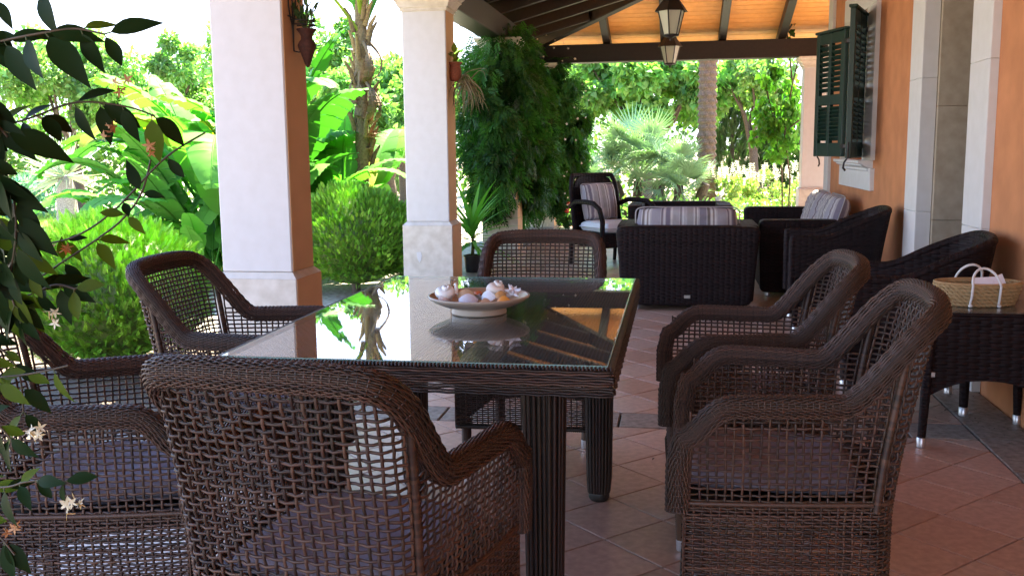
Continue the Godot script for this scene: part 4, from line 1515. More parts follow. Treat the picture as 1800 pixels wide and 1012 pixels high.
# ---- plate of shells, pots
func plate_and_shells() -> void:
	var at := V(-0.543, 0.7468, -2.63)
	var t := thing("footed_plate", "shallow beige footed plate full of shells on the glass table", "plate", at)
	var m := MB.new()
	m.lathe([Vector2(0.072, 0.0), Vector2(0.077, 0.001), Vector2(0.078, 0.005), Vector2(0.0765, 0.017), Vector2(0.078, 0.019)], 48, Color(0.42, 0.35, 0.26))
	m.lathe([Vector2(0.0, 0.002), Vector2(0.072, 0.0)], 48, Color(0.42, 0.35, 0.26))
	part("foot", m.mesh(), M.glazed, t)
	m = MB.new()
	m.lathe([Vector2(0.078, 0.019), Vector2(0.100, 0.024), Vector2(0.128, 0.036), Vector2(0.141, 0.045), Vector2(0.1435, 0.050), Vector2(0.1425, 0.0525), Vector2(0.138, 0.052)], 64, Color(0.40, 0.34, 0.27))
	m.lathe([Vector2(0.138, 0.052), Vector2(0.12, 0.041), Vector2(0.095, 0.031), Vector2(0.06, 0.026), Vector2(0.0, 0.025)], 64, Color(0.34, 0.20, 0.11))
	part("dish", m.mesh(), M.glazed, t)
	# [kind, x, z, lift, size, yaw, tilt, colour, label]
	var S := [
		["whelk", -0.085, 0.030, 0.062, 0.036, 0.4, 0.5, Color(0.72, 0.72, 0.68), "white knobbly whelk shell at the left of the plate"],
		["coral", -0.070, 0.000, 0.062, 0.030, 2.0, 0.2, Color(0.74, 0.72, 0.66), "pale curved shell horn standing up at the plate's left"],
		["clam", -0.035, 0.012, 0.046, 0.036, 0.2, 1.0, Color(0.55, 0.38, 0.22), "tan scallop shell leaning behind the lilac one"],
		["clam", -0.018, 0.060, 0.038, 0.038, 0.1, 0.75, Color(0.60, 0.585, 0.64), "smooth pale lilac clam shell at the front of the plate"],
		["clam", 0.030, 0.020, 0.044, 0.034, -0.5, 0.7, Color(0.76, 0.78, 0.80), "white scallop shell in the middle of the plate"],
		["clam", 0.034, 0.070, 0.036, 0.026, 0.9, 0.5, Color(0.62, 0.50, 0.36), "small sand coloured clam at the front edge of the plate"],
		["whelk", 0.052, -0.004, 0.072, 0.034, 1.2, 0.7, Color(0.70, 0.66, 0.60), "biggest white whelk with a pointed crown right of centre"],
		["clam", 0.078, 0.048, 0.038, 0.028, -0.3, 0.4, Color(0.75, 0.30, 0.05), "bright orange scallop shell at the right front"],
		["clam", 0.066, 0.020, 0.050, 0.024, 0.5, 0.9, Color(0.60, 0.33, 0.12), "amber fan shell behind the bright orange scallop"],
		["snail", 0.085, -0.012, 0.052, 0.020, 0.3, 0.3, Color(0.62, 0.58, 0.54), "round grey moon snail shell near the plate's right rim"],
		["snail", 0.078, 0.004, 0.042, 0.013, 1.6, 0.1, Color(0.30, 0.14, 0.08), "tiny dark brown snail shell below the moon snail"],
		["star", 0.100, 0.018, 0.060, 0.028, 0.7, 0.5, Color(0.72, 0.74, 0.80), "bluish white spiky shell at the far right of the plate"],
		["snail", 0.004, -0.020, 0.046, 0.018, 2.2, 0.2, Color(0.16, 0.05, 0.03), "dark red snail shell between tan scallop and white scallop"],
		["snail", -0.006, -0.034, 0.050, 0.016, 0.9, 0.4, Color(0.55, 0.14, 0.05), "small rust red snail shell at the back of the plate"],
		["coral", 0.030, -0.040, 0.050, 0.020, 0.6, 0.1, Color(0.34, 0.17, 0.05), "short brown twig of shell at the back of the plate"],
		["clam", -0.088, 0.052, 0.044, 0.022, 0.6, 0.3, Color(0.74, 0.74, 0.72), "small white clam half under the knobbly whelk"],
		["clam", 0.0, 0.0, 0.036, 0.034, 2.6, 0.1, Color(0.64, 0.60, 0.56), "flat grey scallop shell lowest in the heap"],
	]
	for s in S:
		var mm := MB.new()
		shell(mm, s[0], s[4] * 0.92, s[7])
		var o := solo("sea_shell", mm.mesh(), M.glazed, s[8], "shell", "shells heaped on the footed plate")
		o.transform = Transform3D(Basis(Vector3.UP, s[5]) * Basis(Vector3.RIGHT, s[6]), at + V(s[1], s[3] + 0.003, s[2]))

func shell(m: MB, kind: String, r: float, col: Color) -> void:
	if kind == "clam":   # ribbed fan, both faces
		for side in [1, -1]:
			var P := []
			for j in 9:
				for i in 37:
					var a := lerpf(-1.25, 1.25, i / 36.0)
					var q := j / 8.0
					var rad := r * q * (1.0 - 0.12 * a * a + 0.02 * cos(i * PI / 1.5) * q)
					var y := r * 0.42 * (1.0 - pow(q, 2.2)) + 0.035 * r * cos(i * PI / 1.5) * q + (0.0 if side > 0 else -0.0022)
					P.append(V(sin(a) * rad, y, cos(a) * rad - r * 0.5))
			m.grid(P, 36, 8, col if side > 0 else col.lerp(W, 0.3), side < 0)
	elif kind == "snail" or kind == "whelk":   # a coil that widens
		var turns := 2.6
		var n := 60
		var ps := PackedVector3Array()
		var rd := PackedFloat32Array()
		var tall := 0.9 if kind == "snail" else 1.9
		for i in n + 1:
			var q := float(i) / n
			var k := pow(q, 1.5)
			var a := q * turns * TAU
			var knob := 1.0 + (0.16 * maxf(0, sin(a * 4.0)) if kind == "whelk" else 0.0)
			ps.append(V(cos(a) * k * r * 0.46, r * 0.55 * tall * (1.0 - k) - r * 0.3, sin(a) * k * r * 0.46)); rd.append(maxf(0.0006, r * 0.50 * k * knob))
		m.tube(ps, rd, 12, col)
		if kind == "whelk": m.tube(PackedVector3Array([V(r * 0.3, -r * 0.3, 0), V(r * 0.25, -r * 0.8, 0), V(r * 0.12, -r * 1.15, 0)]), PackedFloat32Array([r * 0.42, r * 0.24, r * 0.05]), 10, col)
	elif kind == "coral":
		var ps := PackedVector3Array()
		var rd := PackedFloat32Array()
		for i in 10:
			var a := i / 9.0 * 2.2
			ps.append(V(-r * cos(a) * 0.9, r * sin(a) * 0.9 - r * 0.3, 0)); rd.append(r * (0.26 - 0.022 * i))
		m.tube(ps, rd, 8, col)
	else:
		for k in 9:
			var a := TAU * k / 9.0
			var e := V(cos(a), 0.5 + 0.4 * sin(k * 2.3), sin(a)).normalized()
			m.tube(PackedVector3Array([Vector3.ZERO, e * r * 0.5, e * r]), PackedFloat32Array([r * 0.30, r * 0.22, r * 0.02]), 7, col)
		m.ball(Vector3.ZERO, V(r, r * 0.8, r) * 0.45, col, 1.0, 12, 8)

func wall_pots() -> void:
	# pointed clay jar in an iron lyre on the nearest column
	var t := thing("wall_pot", "dark pointed clay jar on an iron lyre bracket with a succulent", "plant pot", V(-1.83, 1.62, -4.715))
	var m := MB.new()
	m.lathe([Vector2(0.004, 0.0), Vector2(0.012, 0.01), Vector2(0.030, 0.06), Vector2(0.044, 0.095), Vector2(0.046, 0.108), Vector2(0.040, 0.122), Vector2(0.029, 0.135), Vector2(0.028, 0.150), Vector2(0.036, 0.168), Vector2(0.049, 0.182), Vector2(0.050, 0.187), Vector2(0.042, 0.186), Vector2(0.030, 0.172), Vector2(0.0, 0.168)], 28, W)
	part("jar", m.mesh(), M.dark_clay, t)
	m = MB.new()
	var fx := -0.062
	for pl in [[V(fx, 0.12, 0.02), V(fx, 0.20, 0.026), V(fx, 0.25, 0.052), V(fx, 0.31, 0.066), V(fx, 0.37, 0.05), V(fx, 0.40, 0.02), V(fx, 0.385, -0.005)], [V(fx, 0.12, 0.018), V(fx, 0.20, 0.012), V(fx, 0.26, -0.008), V(fx, 0.31, -0.028), V(fx, 0.37, -0.016), V(fx, 0.40, 0.01)], [V(fx, 0.08, 0.018), V(fx, 0.42, 0.018)],
			[V(fx, 0.245, 0.078), V(fx, 0.24, 0.0), V(fx, 0.24, -0.05)], [V(fx, 0.08, 0.018), V(fx + 0.03, 0.075, 0.01), V(-0.03, 0.10, 0.0)], [V(fx, 0.23, 0.05), V(0.0, 0.225, 0.05), V(0.05, 0.225, 0.0), V(0.0, 0.225, -0.05), V(fx, 0.23, -0.04)], [V(fx, 0.21, 0.03), V(0.0, 0.205, 0.048), V(0.048, 0.205, 0.0), V(0.0, 0.205, -0.048), V(fx, 0.21, -0.03)]]:
		var ps := PackedVector3Array()
		var rd := PackedFloat32Array()
		for i in (pl.size() - 1) * 4 + 1:
			var k := mini(i / 4, pl.size() - 2)
			var f: float = i / 4.0 - k
			var a: Vector3 = pl[maxi(k - 1, 0)]
			var d: Vector3 = pl[mini(k + 2, pl.size() - 1)]
			ps.append(pl[k].cubic_interpolate(pl[k + 1], a, d, f)); rd.append(0.0035)
		m.tube(ps, rd, 6, W)
	part("iron_bracket", m.mesh(), M.iron, t)
	var lf := blade(0.052, 0.018, 0.10, 0.15, 3)
	var st := MB.new()
	var k := 0
	for i in 11:
		var a := rr(0, TAU)
		var e := V(cos(a) * rr(0.2, 0.9) + 0.25, rr(0.7, 1.2), sin(a) * rr(0.3, 0.9)).normalized()
		var b := V(0, 0.17, 0)
		var L := rr(0.07, 0.15)
		st.tube(PackedVector3Array([b, b + e * L * 0.5, b + (e + V(0, 0.2, 0)).normalized() * L]), PackedFloat32Array([0.004, 0.0035, 0.003]), 6, Color(0.10, 0.09, 0.03))
		for j in 9:
			var f := 0.35 + 0.65 * j / 8.0
			var p := b + e * L * f
			var d := (e * 0.5 + V(rr(-1, 1), rr(-0.3, 0.9), rr(-1, 1))).normalized()
			pieces("leaf", k, lf, M["succulent_leaf"], t, Transform3D(aim(d).scaled(Vector3.ONE * rr(0.7, 1.2)), p))
			k += 1
	part("stem", st.mesh(), M.plain, t)
	# small orange pot on the second column with a dried air plant below
	t = thing("wall_pot", "small orange clay pot on the second column with yellow green plant", "plant pot", V(-1.862, 1.775, -8.16))
	m = MB.new()
	m.lathe([Vector2(0.0, 0.0), Vector2(0.032, 0.004), Vector2(0.050, 0.03), Vector2(0.056, 0.07), Vector2(0.054, 0.105), Vector2(0.046, 0.125), Vector2(0.046, 0.135), Vector2(0.062, 0.150), Vector2(0.063, 0.162), Vector2(0.054, 0.163), Vector2(0.046, 0.14), Vector2(0.0, 0.136)], 26, W)
	part("pot", m.mesh(), M.terracotta, t)
	lf = blade(0.10, 0.05, 0.2, 0.35, 5)
	for i in 12:
		var a := TAU * i / 12.0 + rr(-0.3, 0.3)
		var d := V(cos(a), rr(0.2, 1.6), sin(a)).normalized()
		pieces("leaf", i, lf, M["lime_leaf"], t, Transform3D(aim(d).scaled(Vector3.ONE * rr(0.7, 1.25)), V(0, 0.14 + rr(0, 0.10), 0)))
	var ap := thing("air_plant", "tangle of dried straw coloured air plant hanging under the orange pot", "plant", V(-1.80, 1.80, -8.20))
	m = MB.new()
	for i in 46:
		var p := V(rr(-0.03, 0.04), rr(-0.06, 0.03), rr(-0.04, 0.04))
		var d := V(rr(-0.3, 0.8), rr(-0.4, 0.5), rr(-0.6, 0.6))
		var ps := PackedVector3Array()
		var rd := PackedFloat32Array()
		for j in 12:
			ps.append(p)
			rd.append(0.0065 * (1.0 - j / 14.0))
			p += d * 0.028
			d += V(rr(-0.35, 0.35), -0.26 + rr(-0.3, 0.3), rr(-0.35, 0.35))
			d = d.normalized()
		m.tube(ps, rd, 5, Color(0.22, 0.17, 0.08) * rr(0.6, 1.3))
	part("dried_stems", m.mesh(), M.plain, ap).set_meta("kind", "stuff")

func aim(d: Vector3, roll := 0.0) -> Basis:   # basis whose -z... here +y runs along d (blades grow along +y, face +z)
	d = d.normalized()
	var side := d.cross(Vector3.UP)
	if side.length() < 0.01: side = Vector3.RIGHT
	side = side.normalized()
	var b := Basis(side, d, side.cross(d))
	return b * Basis(Vector3.UP, roll) if roll != 0.0 else b

func blade(len: float, wid: float, droop: float, fold: float, segs: int, shape := 0, col := W) -> ArrayMesh:
	# a leaf along +y, its face to +z, folded along the midrib and drooping back (-z) to the tip
	var m := MB.new()
	blade_into(m, Transform3D(), len, wid, droop, fold, segs, shape, col)
	return m.mesh()
func blade_into(m: MB, xf: Transform3D, len: float, wid: float, droop: float, fold: float, segs: int, shape: int, col: Color) -> void:
	var b0 := m.v.size()
	for i in segs + 1:
		var q := float(i) / segs
		var w := 0.0
		match shape:
			0: w = sin(PI * pow(q, 0.8)) * (1.0 - 0.25 * q)           # ovate
			1: w = minf(1.0, q * 6.0 + 0.25) * pow(1.0 - q, 0.75)        # sword
			2: w = sin(PI * clampf(q * 0.93 + 0.05, 0, 1))                # oblong
			3: w = pow(sin(PI * pow(q, 0.62)), 1.0) * (1.15 - 0.5 * q)    # heart
		w = maxf(w, 0.02) * wid * 0.5
		var c := V(0, len * q * (1.0 - 0.12 * droop * q), -droop * len * 0.55 * q * q)
		var l := c + V(-w, 0, fold * w)
		var r := c + V(w, 0, fold * w)
		var nl := V(fold, -droop * 0.9 * q * -1.0, 1).normalized()
		var nr := V(-fold, -droop * 0.9 * q * -1.0, 1).normalized()
		var nc := V(0, droop * 0.9 * q, 1).normalized()
		m.vert(xf * l, (xf.basis * nl).normalized(), col)
		m.vert(xf * c, (xf.basis * nc).normalized(), col)
		m.vert(xf * r, (xf.basis * nr).normalized(), col)
	for i in segs:
		var a := b0 + i * 3
		m.quad(a, a + 1, a + 4, a + 3)
		m.quad(a + 1, a + 2, a + 5, a + 4)

# ---- the garden
func leaf_colors() -> void:
	for q in [["succulent_leaf", Color(0.06, 0.11, 0.035), Color(0.2, 0.3, 0.08)], ["lime_leaf", Color(0.24, 0.30, 0.04), Color(0.5, 0.6, 0.1)], ["jasmine_leaf", Color(0.010, 0.026, 0.006), Color(0.14, 0.22, 0.02)], ["jasmine_leaf_backlit", Color(0.085, 0.13, 0.018), Color(0.75, 0.85, 0.25)],
			["banana_leaf", Color(0.15, 0.40, 0.065), Color(0.75, 1.0, 0.5)], ["banana_leaf_dark", Color(0.085, 0.25, 0.045), Color(0.6, 0.8, 0.4)], ["banana_leaf_yellow", Color(0.36, 0.46, 0.06), Color(1.0, 0.95, 0.4)], ["fan_leaf", Color(0.26, 0.38, 0.22), Color(0.5, 0.6, 0.35)],
			["yucca_leaf", Color(0.17, 0.40, 0.08), Color(0.7, 0.9, 0.4)], ["dragon_leaf", Color(0.40, 0.46, 0.33), Color(0.5, 0.6, 0.35)], ["palm_leaf", Color(0.07, 0.14, 0.04), Color(0.3, 0.45, 0.1)]]:
		leaf_mat(q[0], q[1], q[2], 0.5).metallic_specular = 0.2

func leaf_tint(base: Color, spread: float) -> Color:
	var k := rr(1.0 - spread, 1.0 + spread)
	return Color(base.r * k * rr(0.85, 1.25), base.g * k, base.b * k * rr(0.8, 1.2))

func rand_dir() -> Vector3:
	while true:
		var p := V(rr(-1, 1), rr(-1, 1), rr(-1, 1))
		if p.length_squared() < 1.0 and p.length_squared() > 0.01: return p.normalized()
	return Vector3.UP

func crown_points(n: int, r: Vector3, clumps: int, tight: float) -> Array:
	# points gathered in uneven clumps through an ellipsoid
	var cs := []
	for i in clumps:
		var d := rand_dir()
		cs.append([d * r * rr(0.45, 1.0), rr(0.5, 1.2) * tight, rr(0.62, 1.3)])
	var out := []
	for i in n:
		var c: Array = cs[rng.randi_range(0, clumps - 1)]
		var d := rand_dir()
		out.append([c[0] + d * pow(rr(0.0, 1.0), 0.45) * c[1] * (r.x + r.y + r.z) / 3.0, d, c[2]])
	return out

func bushy(called: String, parent: Node3D, at: Vector3, n: int, r: Vector3, clumps: int, tight: float, mesh: Mesh, m: Material, col: Color, spread: float, size: float, hang := 0.0) -> void:
	var xf := []
	var cols := []
	for q in crown_points(n, r, clumps, tight):
		var d: Vector3 = (q[1] + rand_dir() * 0.9 + V(0, -hang, 0)).normalized()
		xf.append(Transform3D(aim(d, rr(0, TAU)).scaled(Vector3.ONE * size * rr(0.6, 1.3)), at + q[0]))
		cols.append(leaf_tint(col, spread) * float(q[2]))
	many(called, mesh, m, xf, cols, parent)

func tree(called: String, label: String, at: Vector3, h: float, r: Vector3, n: int, leaf: Mesh, size: float, col: Color, spread: float, trunk_r: float, group: String, clumps := 26, tight := 0.36, lean := 0.0, hang := 0.3) -> void:
	var t := thing(called, label, "tree", at, 0.0, group)
	var m := MB.new()
	var fork := V(lean * 0.5, h * 0.42, 0)
	var bc := Color(0.16, 0.12, 0.08)
	m.tube(PackedVector3Array([V(0, -0.2, 0), V(lean * 0.15 + 0.03, h * 0.16, 0.02), V(lean * 0.3, h * 0.3, -0.02), fork]), PackedFloat32Array([trunk_r * 1.25, trunk_r, trunk_r * 0.9, trunk_r * 0.85]), 10, bc)
	for i in 7:
		var a := TAU * i / 7.0 + rr(-0.4, 0.4)
		var e := V(cos(a) * r.x * rr(0.4, 0.8), h - fork.y + r.y * rr(-0.4, 0.5), sin(a) * r.z * rr(0.4, 0.8))
		var k := fork + e * 0.45 + V(rr(-0.15, 0.15), rr(-0.1, 0.2), rr(-0.15, 0.15))
		m.tube(PackedVector3Array([fork + V(0, -0.05, 0), fork + e * 0.2 + V(0, 0.04, 0), k, fork + e * 0.8, fork + e]), PackedFloat32Array([trunk_r * 0.7, trunk_r * 0.5, trunk_r * 0.38, trunk_r * 0.22, trunk_r * 0.08]), 7, bc)
	part("trunk", m.mesh(), M.bark, t)
	bushy("crown", t, V(lean, h, 0), n, r, clumps, tight, leaf, M.leaf, col, spread, size, hang)

func sprig_mesh() -> ArrayMesh:
	# flat feathery conifer spray along +y
	var m := MB.new()
	for k in 12:
		var q := k / 11.0
		for s in ([-1, 1] if k < 11 else [0]):
			var base := V(0, 0.75 * q, 0.03 * sin(q * 3.0))
			var L := 0.34 * (1.0 - 0.55 * q)
			var d := V(s * 0.6, 0.85, 0.16 * s * sin(k * 2.1)).normalized() if s != 0 else Vector3.UP
			blade_into(m, Transform3D(aim2(d, V(0, 0, 1)), base), L, 0.055, 0.2, 0.25, 2, 0, W)
	m.tube(PackedVector3Array([Vector3.ZERO, V(0, 0.85, 0.0)]), PackedFloat32Array([0.016, 0.006]), 3, Color(0.8, 0.7, 0.5), false)
	return m.mesh()
func aim2(y: Vector3, zref: Vector3) -> Basis:
	y = y.normalized()
	var x := y.cross(zref).normalized()
	return Basis(x, y, x.cross(y))

func thuja(label: String, at: Vector3, r: Vector3, n: int, sprig: Mesh) -> void:
	var t := thing("thuja_bush", label, "bush", at, 0.0, "round clipped conifers along the veranda")
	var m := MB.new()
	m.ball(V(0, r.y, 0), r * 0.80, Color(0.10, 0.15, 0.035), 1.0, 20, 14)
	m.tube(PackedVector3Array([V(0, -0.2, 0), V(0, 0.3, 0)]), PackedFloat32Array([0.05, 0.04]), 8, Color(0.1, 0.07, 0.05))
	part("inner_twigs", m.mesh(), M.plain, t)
	var xf := []
	var cols := []
	for i in n:
		var d := rand_dir()
		if d.y < -0.75: continue
		var lump := 1.0 + 0.06 * sin(d.x * 9.0 + 1.3) * cos(d.z * 8.0) + 0.06 * sin(d.y * 10.0 + d.x * 6.0)
		var p := V(0, r.y, 0) + d * r * rr(0.66, 0.97) * lump
		var g := (d * 0.95 + V(0, 0.75, 0) + rand_dir() * 0.5).normalized()
		xf.append(Transform3D(aim(g, rr(0, TAU)).scaled(Vector3.ONE * rr(0.05, 0.085)), p))
		cols.append(leaf_tint(Color(0.17, 0.40, 0.03), 0.45))
	many("sprays", sprig, M.leaf_thick, xf, cols, t)

func strelitzia_leaf(len: float, wid: float, stalk: float, seed_: int, tear: float, bend: float) -> ArrayMesh:
	# paddle leaf on a long stalk; the blade is torn into strips along its veins
	var r := RandomNumberGenerator.new()
	r.seed = seed_
	var m := MB.new()
	var mid := PackedVector3Array()
	var rad := PackedFloat32Array()
	var nst := 8
	for i in nst + 1:
		var q := float(i) / nst
		mid.append(V(0, stalk * q, -bend * 0.15 * stalk * q * q)); rad.append(lerpf(0.028, 0.014, q))
	var base := mid[nst]
	var dir := V(0, 1, -bend * 0.3).normalized()
	var n := 34
	var p := base
	var axis := [p]
	for i in n:
		dir = (dir + V(0, -bend * 0.029 * (1 + i * 0.052), -bend * 0.023)).normalized()
		p += dir * len / n
		axis.append(p)
		mid.append(p); rad.append(lerpf(0.013, 0.002, (i + 1.0) / n))
	m.tube(mid, rad, 6, Color(1.5, 1.4, 1.2))
	for s in [-1, 1]:
		var strip := []
		var drop := 0.0
		var i := 0
		while i < n:
			var span := mini(n - i, 2 + r.randi_range(0, 4) if r.randf() < tear else 8)
			drop = r.randf_range(-0.05, 0.32) * (1.0 if span < 7 else 0.5)
			var P := []
			var gap := 0.10 if span < 7 else 0.0
			for k in span + 1:
				var idx := i + k
				var q := float(idx) / n
				var w: float = wid * 0.5 * pow(sin(PI * clampf(pow(q, 0.72) * 0.95 + 0.03, 0, 1)), 0.62)
				var a: Vector3 = axis[idx]
				var nx: Vector3 = axis[mini(idx + 1, n)] - axis[maxi(idx - 1, 0)]
				var t := nx.normalized()
				var face := V(0, -t.z, t.y)
				for c in 4:
					var f := c / 3.0
					var shrink := (1.0 - gap * f * (absf(k - span * 0.5) / (span * 0.5)))
					var along := t * (0.16 * w * f) + t * ((k - span * 0.5) * (shrink - 1.0) * len / n)
					var up := (0.0035 if idx % 2 else -0.0035) * minf(1.0, f * 3.0) + 0.32 * w * f - (drop + 0.10) * w * f * f * 1.6
					P.append(a + along + V(s, 0, 0) * (w * f * (1.0 - 0.15 * drop * f)) + face * up)
			m.grid(P, 3, span, W * r.randf_range(0.92, 1.06), s < 0)
			i += span
	return m.mesh()

func strelitzia(label: String, at: Vector3, leaves: int, spread: float, h0: float, h1: float, protos: Array, seed_: int, flat := 1.0) -> Node3D:
	var t := thing("banana_plant", label, "plant", at, 0.0, "big paddle leaved plants in the garden")
	rng.seed = seed_
	for i in leaves:
		var a: float = TAU * i * 0.381966 + rr(-0.4, 0.4)
		var rad := rr(0.0, 0.45) * spread
		var tilt := rr(0.12, 0.75)
		if -sin(a) > 0.15 and absf(at.z + 10.7) < 0.1: continue
		var yaw := a
		var b := Basis(Vector3.UP, yaw) * Basis(Vector3.RIGHT, -tilt)
		var k := lerpf(h1, h0, clampf(tilt / 0.75, 0, 1)) * rr(0.85, 1.1)
		var mm: Material = M.banana_leaf
		var q := rng.randf()
		if q < 0.42: mm = M.banana_leaf_dark
		elif q > 0.95: mm = M.banana_leaf_yellow
		pieces("leaf", i, protos[i % protos.size()], mm, t, Transform3D(b.scaled(Vector3.ONE * k), V(-sin(yaw) * rad, 0, -cos(yaw) * rad * flat)))
	return t

func fan_leaf(seed_: int) -> ArrayMesh:
	var r := RandomNumberGenerator.new()
	r.seed = seed_
	var m := MB.new()
	var st := 0.75
	m.tube(PackedVector3Array([Vector3.ZERO, V(0, st * 0.5, 0.0), V(0, st, -0.03)]), PackedFloat32Array([0.012, 0.009, 0.007]), 5, Color(1.1, 1.1, 0.8))
	var n := 26
	for i in n:
		var a := lerpf(-1.95, 1.95, float(i) / (n - 1)) + r.randf_range(-0.03, 0.03)
		var d := V(sin(a), cos(a), -0.12 * absf(a) + r.randf_range(-0.05, 0.05))
		var L := (0.52 - 0.05 * a * a * 0.6) * r.randf_range(0.9, 1.05)
		blade_into(m, Transform3D(aim2(d, V(0, 0.1, 1)), V(0, st, -0.03)), L, 0.040, 0.25 + r.randf_range(0, 0.3), 0.5, 4, 1, W * r.randf_range(0.85, 1.1))
	return m.mesh()

func pinnate(len: float) -> ArrayMesh:
	var m := MB.new()
	var ps := PackedVector3Array()
	var rd := PackedFloat32Array()
	for i in 11:
		var q := i / 10.0
		ps.append(V(0, len * q * (1 - 0.25 * q), -0.45 * len * q * q)); rd.append(0.03 * (1 - q) + 0.003)
	m.tube(ps, rd, 5, W)
	for i in 44:
		var q := 0.12 + 0.86 * i / 44.0
		var k := q * 10.0
		var p := ps[int(k)].lerp(ps[mini(int(k) + 1, 10)], k - int(k))
		for s in [-1, 1]:
			var d := V(s * 0.8, 0.55, -0.25)
			blade_into(m, Transform3D(aim2(d, V(0, 0.3, 1)), p), 0.42 * sin(PI * (0.15 + q * 0.8)), 0.03, 0.3, 0.5, 2, 1, W)
	return m.mesh()

func garden() -> void:
	var ovate := blade(1.0, 0.62, 0.35, 0.25, 4)
	var heart := blade(1.0, 0.85, 0.4, 0.2, 4, 3)
	var slim := blade(1.0, 0.34, 0.4, 0.2, 3)
	var sprig := sprig_mesh()
	# round conifers along the veranda
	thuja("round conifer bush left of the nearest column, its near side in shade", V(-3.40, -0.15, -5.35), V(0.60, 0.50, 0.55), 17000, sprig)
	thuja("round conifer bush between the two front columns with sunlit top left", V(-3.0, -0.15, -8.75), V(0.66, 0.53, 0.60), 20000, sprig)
	# paddle leaved plants
	var protos := []
	for i in 6: protos.append(strelitzia_leaf(1.0, 0.39, 0.85, 100 + i, [0.45, 0.85, 0.6, 0.95, 0.35, 0.75][i], [0.5, 0.9, 1.3, 0.7, 1.1, 0.35][i]))
	strelitzia("banana plant clump with big sunlit leaves left of the nearest column", V(-4.75, -0.15, -10.0), 84, 1.5, 0.75, 1.75, protos, 11)
	strelitzia("banana plant clump behind the round conifer between the columns", V(-3.85, -0.15, -10.7), 150, 1.6, 0.75, 1.60, protos, 17)
	strelitzia("low young banana plant at the foot of the left clump", V(-4.55, -0.15, -8.9), 18, 0.9, 0.40, 0.70, protos, 19)
	var b := strelitzia("tall banana tree with dead brown leaves hanging on its trunk", V(-3.75, -0.15, -11.2), 0, 1.0, 1.0, 1.4, protos, 23)
	var m := MB.new()
	m.tube(PackedVector3Array([V(0, 0, 0), V(0.03, 1.0, 0), V(0.06, 2.0, 0), V(0.08, 3.0, 0), V(0.10, 3.7, 0)]), PackedFloat32Array([0.10, 0.085, 0.075, 0.07, 0.06]), 12, Color(0.30, 0.20, 0.10))
	for i in 30:
		var y := 1.2 + i * 0.075
		var a := rr(0, TAU)
		m.tube(PackedVector3Array([V(0.06 + cos(a) * 0.09, y - 0.05, sin(a) * 0.09), V(0.06 + cos(a) * 0.14, y + 0.12, sin(a) * 0.14), V(0.06 + cos(a) * 0.21, y + 0.22, sin(a) * 0.21)]), PackedFloat32Array([0.03, 0.026, 0.012]), 6, Color(0.42, 0.26, 0.11) * rr(0.6, 1.2))
	part("trunk", m.mesh(), M.bark, b)
	var dead := strelitzia_leaf(0.55, 0.12, 0.25, 140, 1.0, 1.6)
	for i in 12:
		var a := TAU * i / 12.0 + rr(-0.3, 0.3)
		pieces("dead_leaf", i, dead, M.dead_leaf, b, Transform3D(Basis(Vector3.UP, a) * Basis(Vector3.RIGHT, -2.3 + rr(-0.3, 0.3)), V(0.07, rr(1.9, 2.9), 0)))
	for i in 12:
		var a: float = TAU * i * 0.381966
		pieces("leaf", i, protos[i % 6], [M.banana_leaf, M.banana_leaf_yellow, M.banana_leaf_dark][i % 3], b, Transform3D((Basis(Vector3.UP, a) * Basis(Vector3.RIGHT, -rr(0.25, 1.0))).scaled(Vector3.ONE * rr(0.9, 1.3)), V(0.09, 2.6 + 0.07 * i, 0)))
	# dragon tree on the lawn: pale swollen trunk, rosette of swords
	var t := thing("dragon_tree", "small dragon tree with pale swollen trunk on the sunny lawn", "tree", V(-10.98, -0.14, -16.1))
	m = MB.new()
	m.lathe([Vector2(0.24, -0.05), Vector2(0.215, 0.06), Vector2(0.19, 0.25), Vector2(0.175, 0.5), Vector2(0.165, 0.75), Vector2(0.12, 0.9), Vector2(0.0, 0.98)], 16, Color(0.45, 0.41, 0.35))
	part("trunk", m.mesh(), M.bark, t)
	var sword := blade(0.80, 0.055, 0.25, 0.3, 5, 1)
	for i in 90:
		var d := rand_dir()
		if d.y < -0.45: d.y = -d.y
		pieces("leaf", i, sword, M.dragon_leaf, t, Transform3D(aim(d, rr(0, TAU)).scaled(Vector3.ONE * rr(0.85, 1.15)), V(0, 0.95, 0) + d * 0.06))
	t = thing("agave_bush", "bluish round shrub on the lawn beside the dragon tree", "shrub", V(-13.0, -0.15, -18.0))
	bushy("foliage", t, V(0, 0.6, 0), 1500, V(0.9, 0.55, 0.8), 14, 0.3, slim, M.leaf, Color(0.14, 0.30, 0.25), 0.3, 0.16)
	t = thing("pale_shrub", "small pale round shrub behind the dragon tree", "shrub", V(-10.0, -0.15, -19.5))
	bushy("foliage", t, V(0, 0.35, 0), 900, V(0.55, 0.3, 0.5), 10, 0.3, ovate, M.leaf, Color(0.30, 0.34, 0.14), 0.3, 0.07)
	# potted yucca behind the second column
	t = thing("potted_yucca", "yucca with sword leaves in a black pot behind the second column", "plant", V(-1.99, 0.001, -9.35))
	m = MB.new()
	m.lathe([Vector2(0.0, 0.0), Vector2(0.066, 0.0), Vector2(0.068, 0.005), Vector2(0.085, 0.155), Vector2(0.09, 0.158), Vector2(0.09, 0.172), Vector2(0.082, 0.172), Vector2(0.078, 0.15), Vector2(0.0, 0.148)], 24, Color(0.016, 0.018, 0.022))
	part("pot", m.mesh(), M.glazed, t)
	m = MB.new()
	m.tube(PackedVector3Array([V(0, 0.14, 0), V(0.01, 0.28, 0), V(0.0, 0.42, 0.0)]), PackedFloat32Array([0.018, 0.016, 0.015]), 8, Color(0.22, 0.20, 0.07))
	part("stem", m.mesh(), M.bark, t)
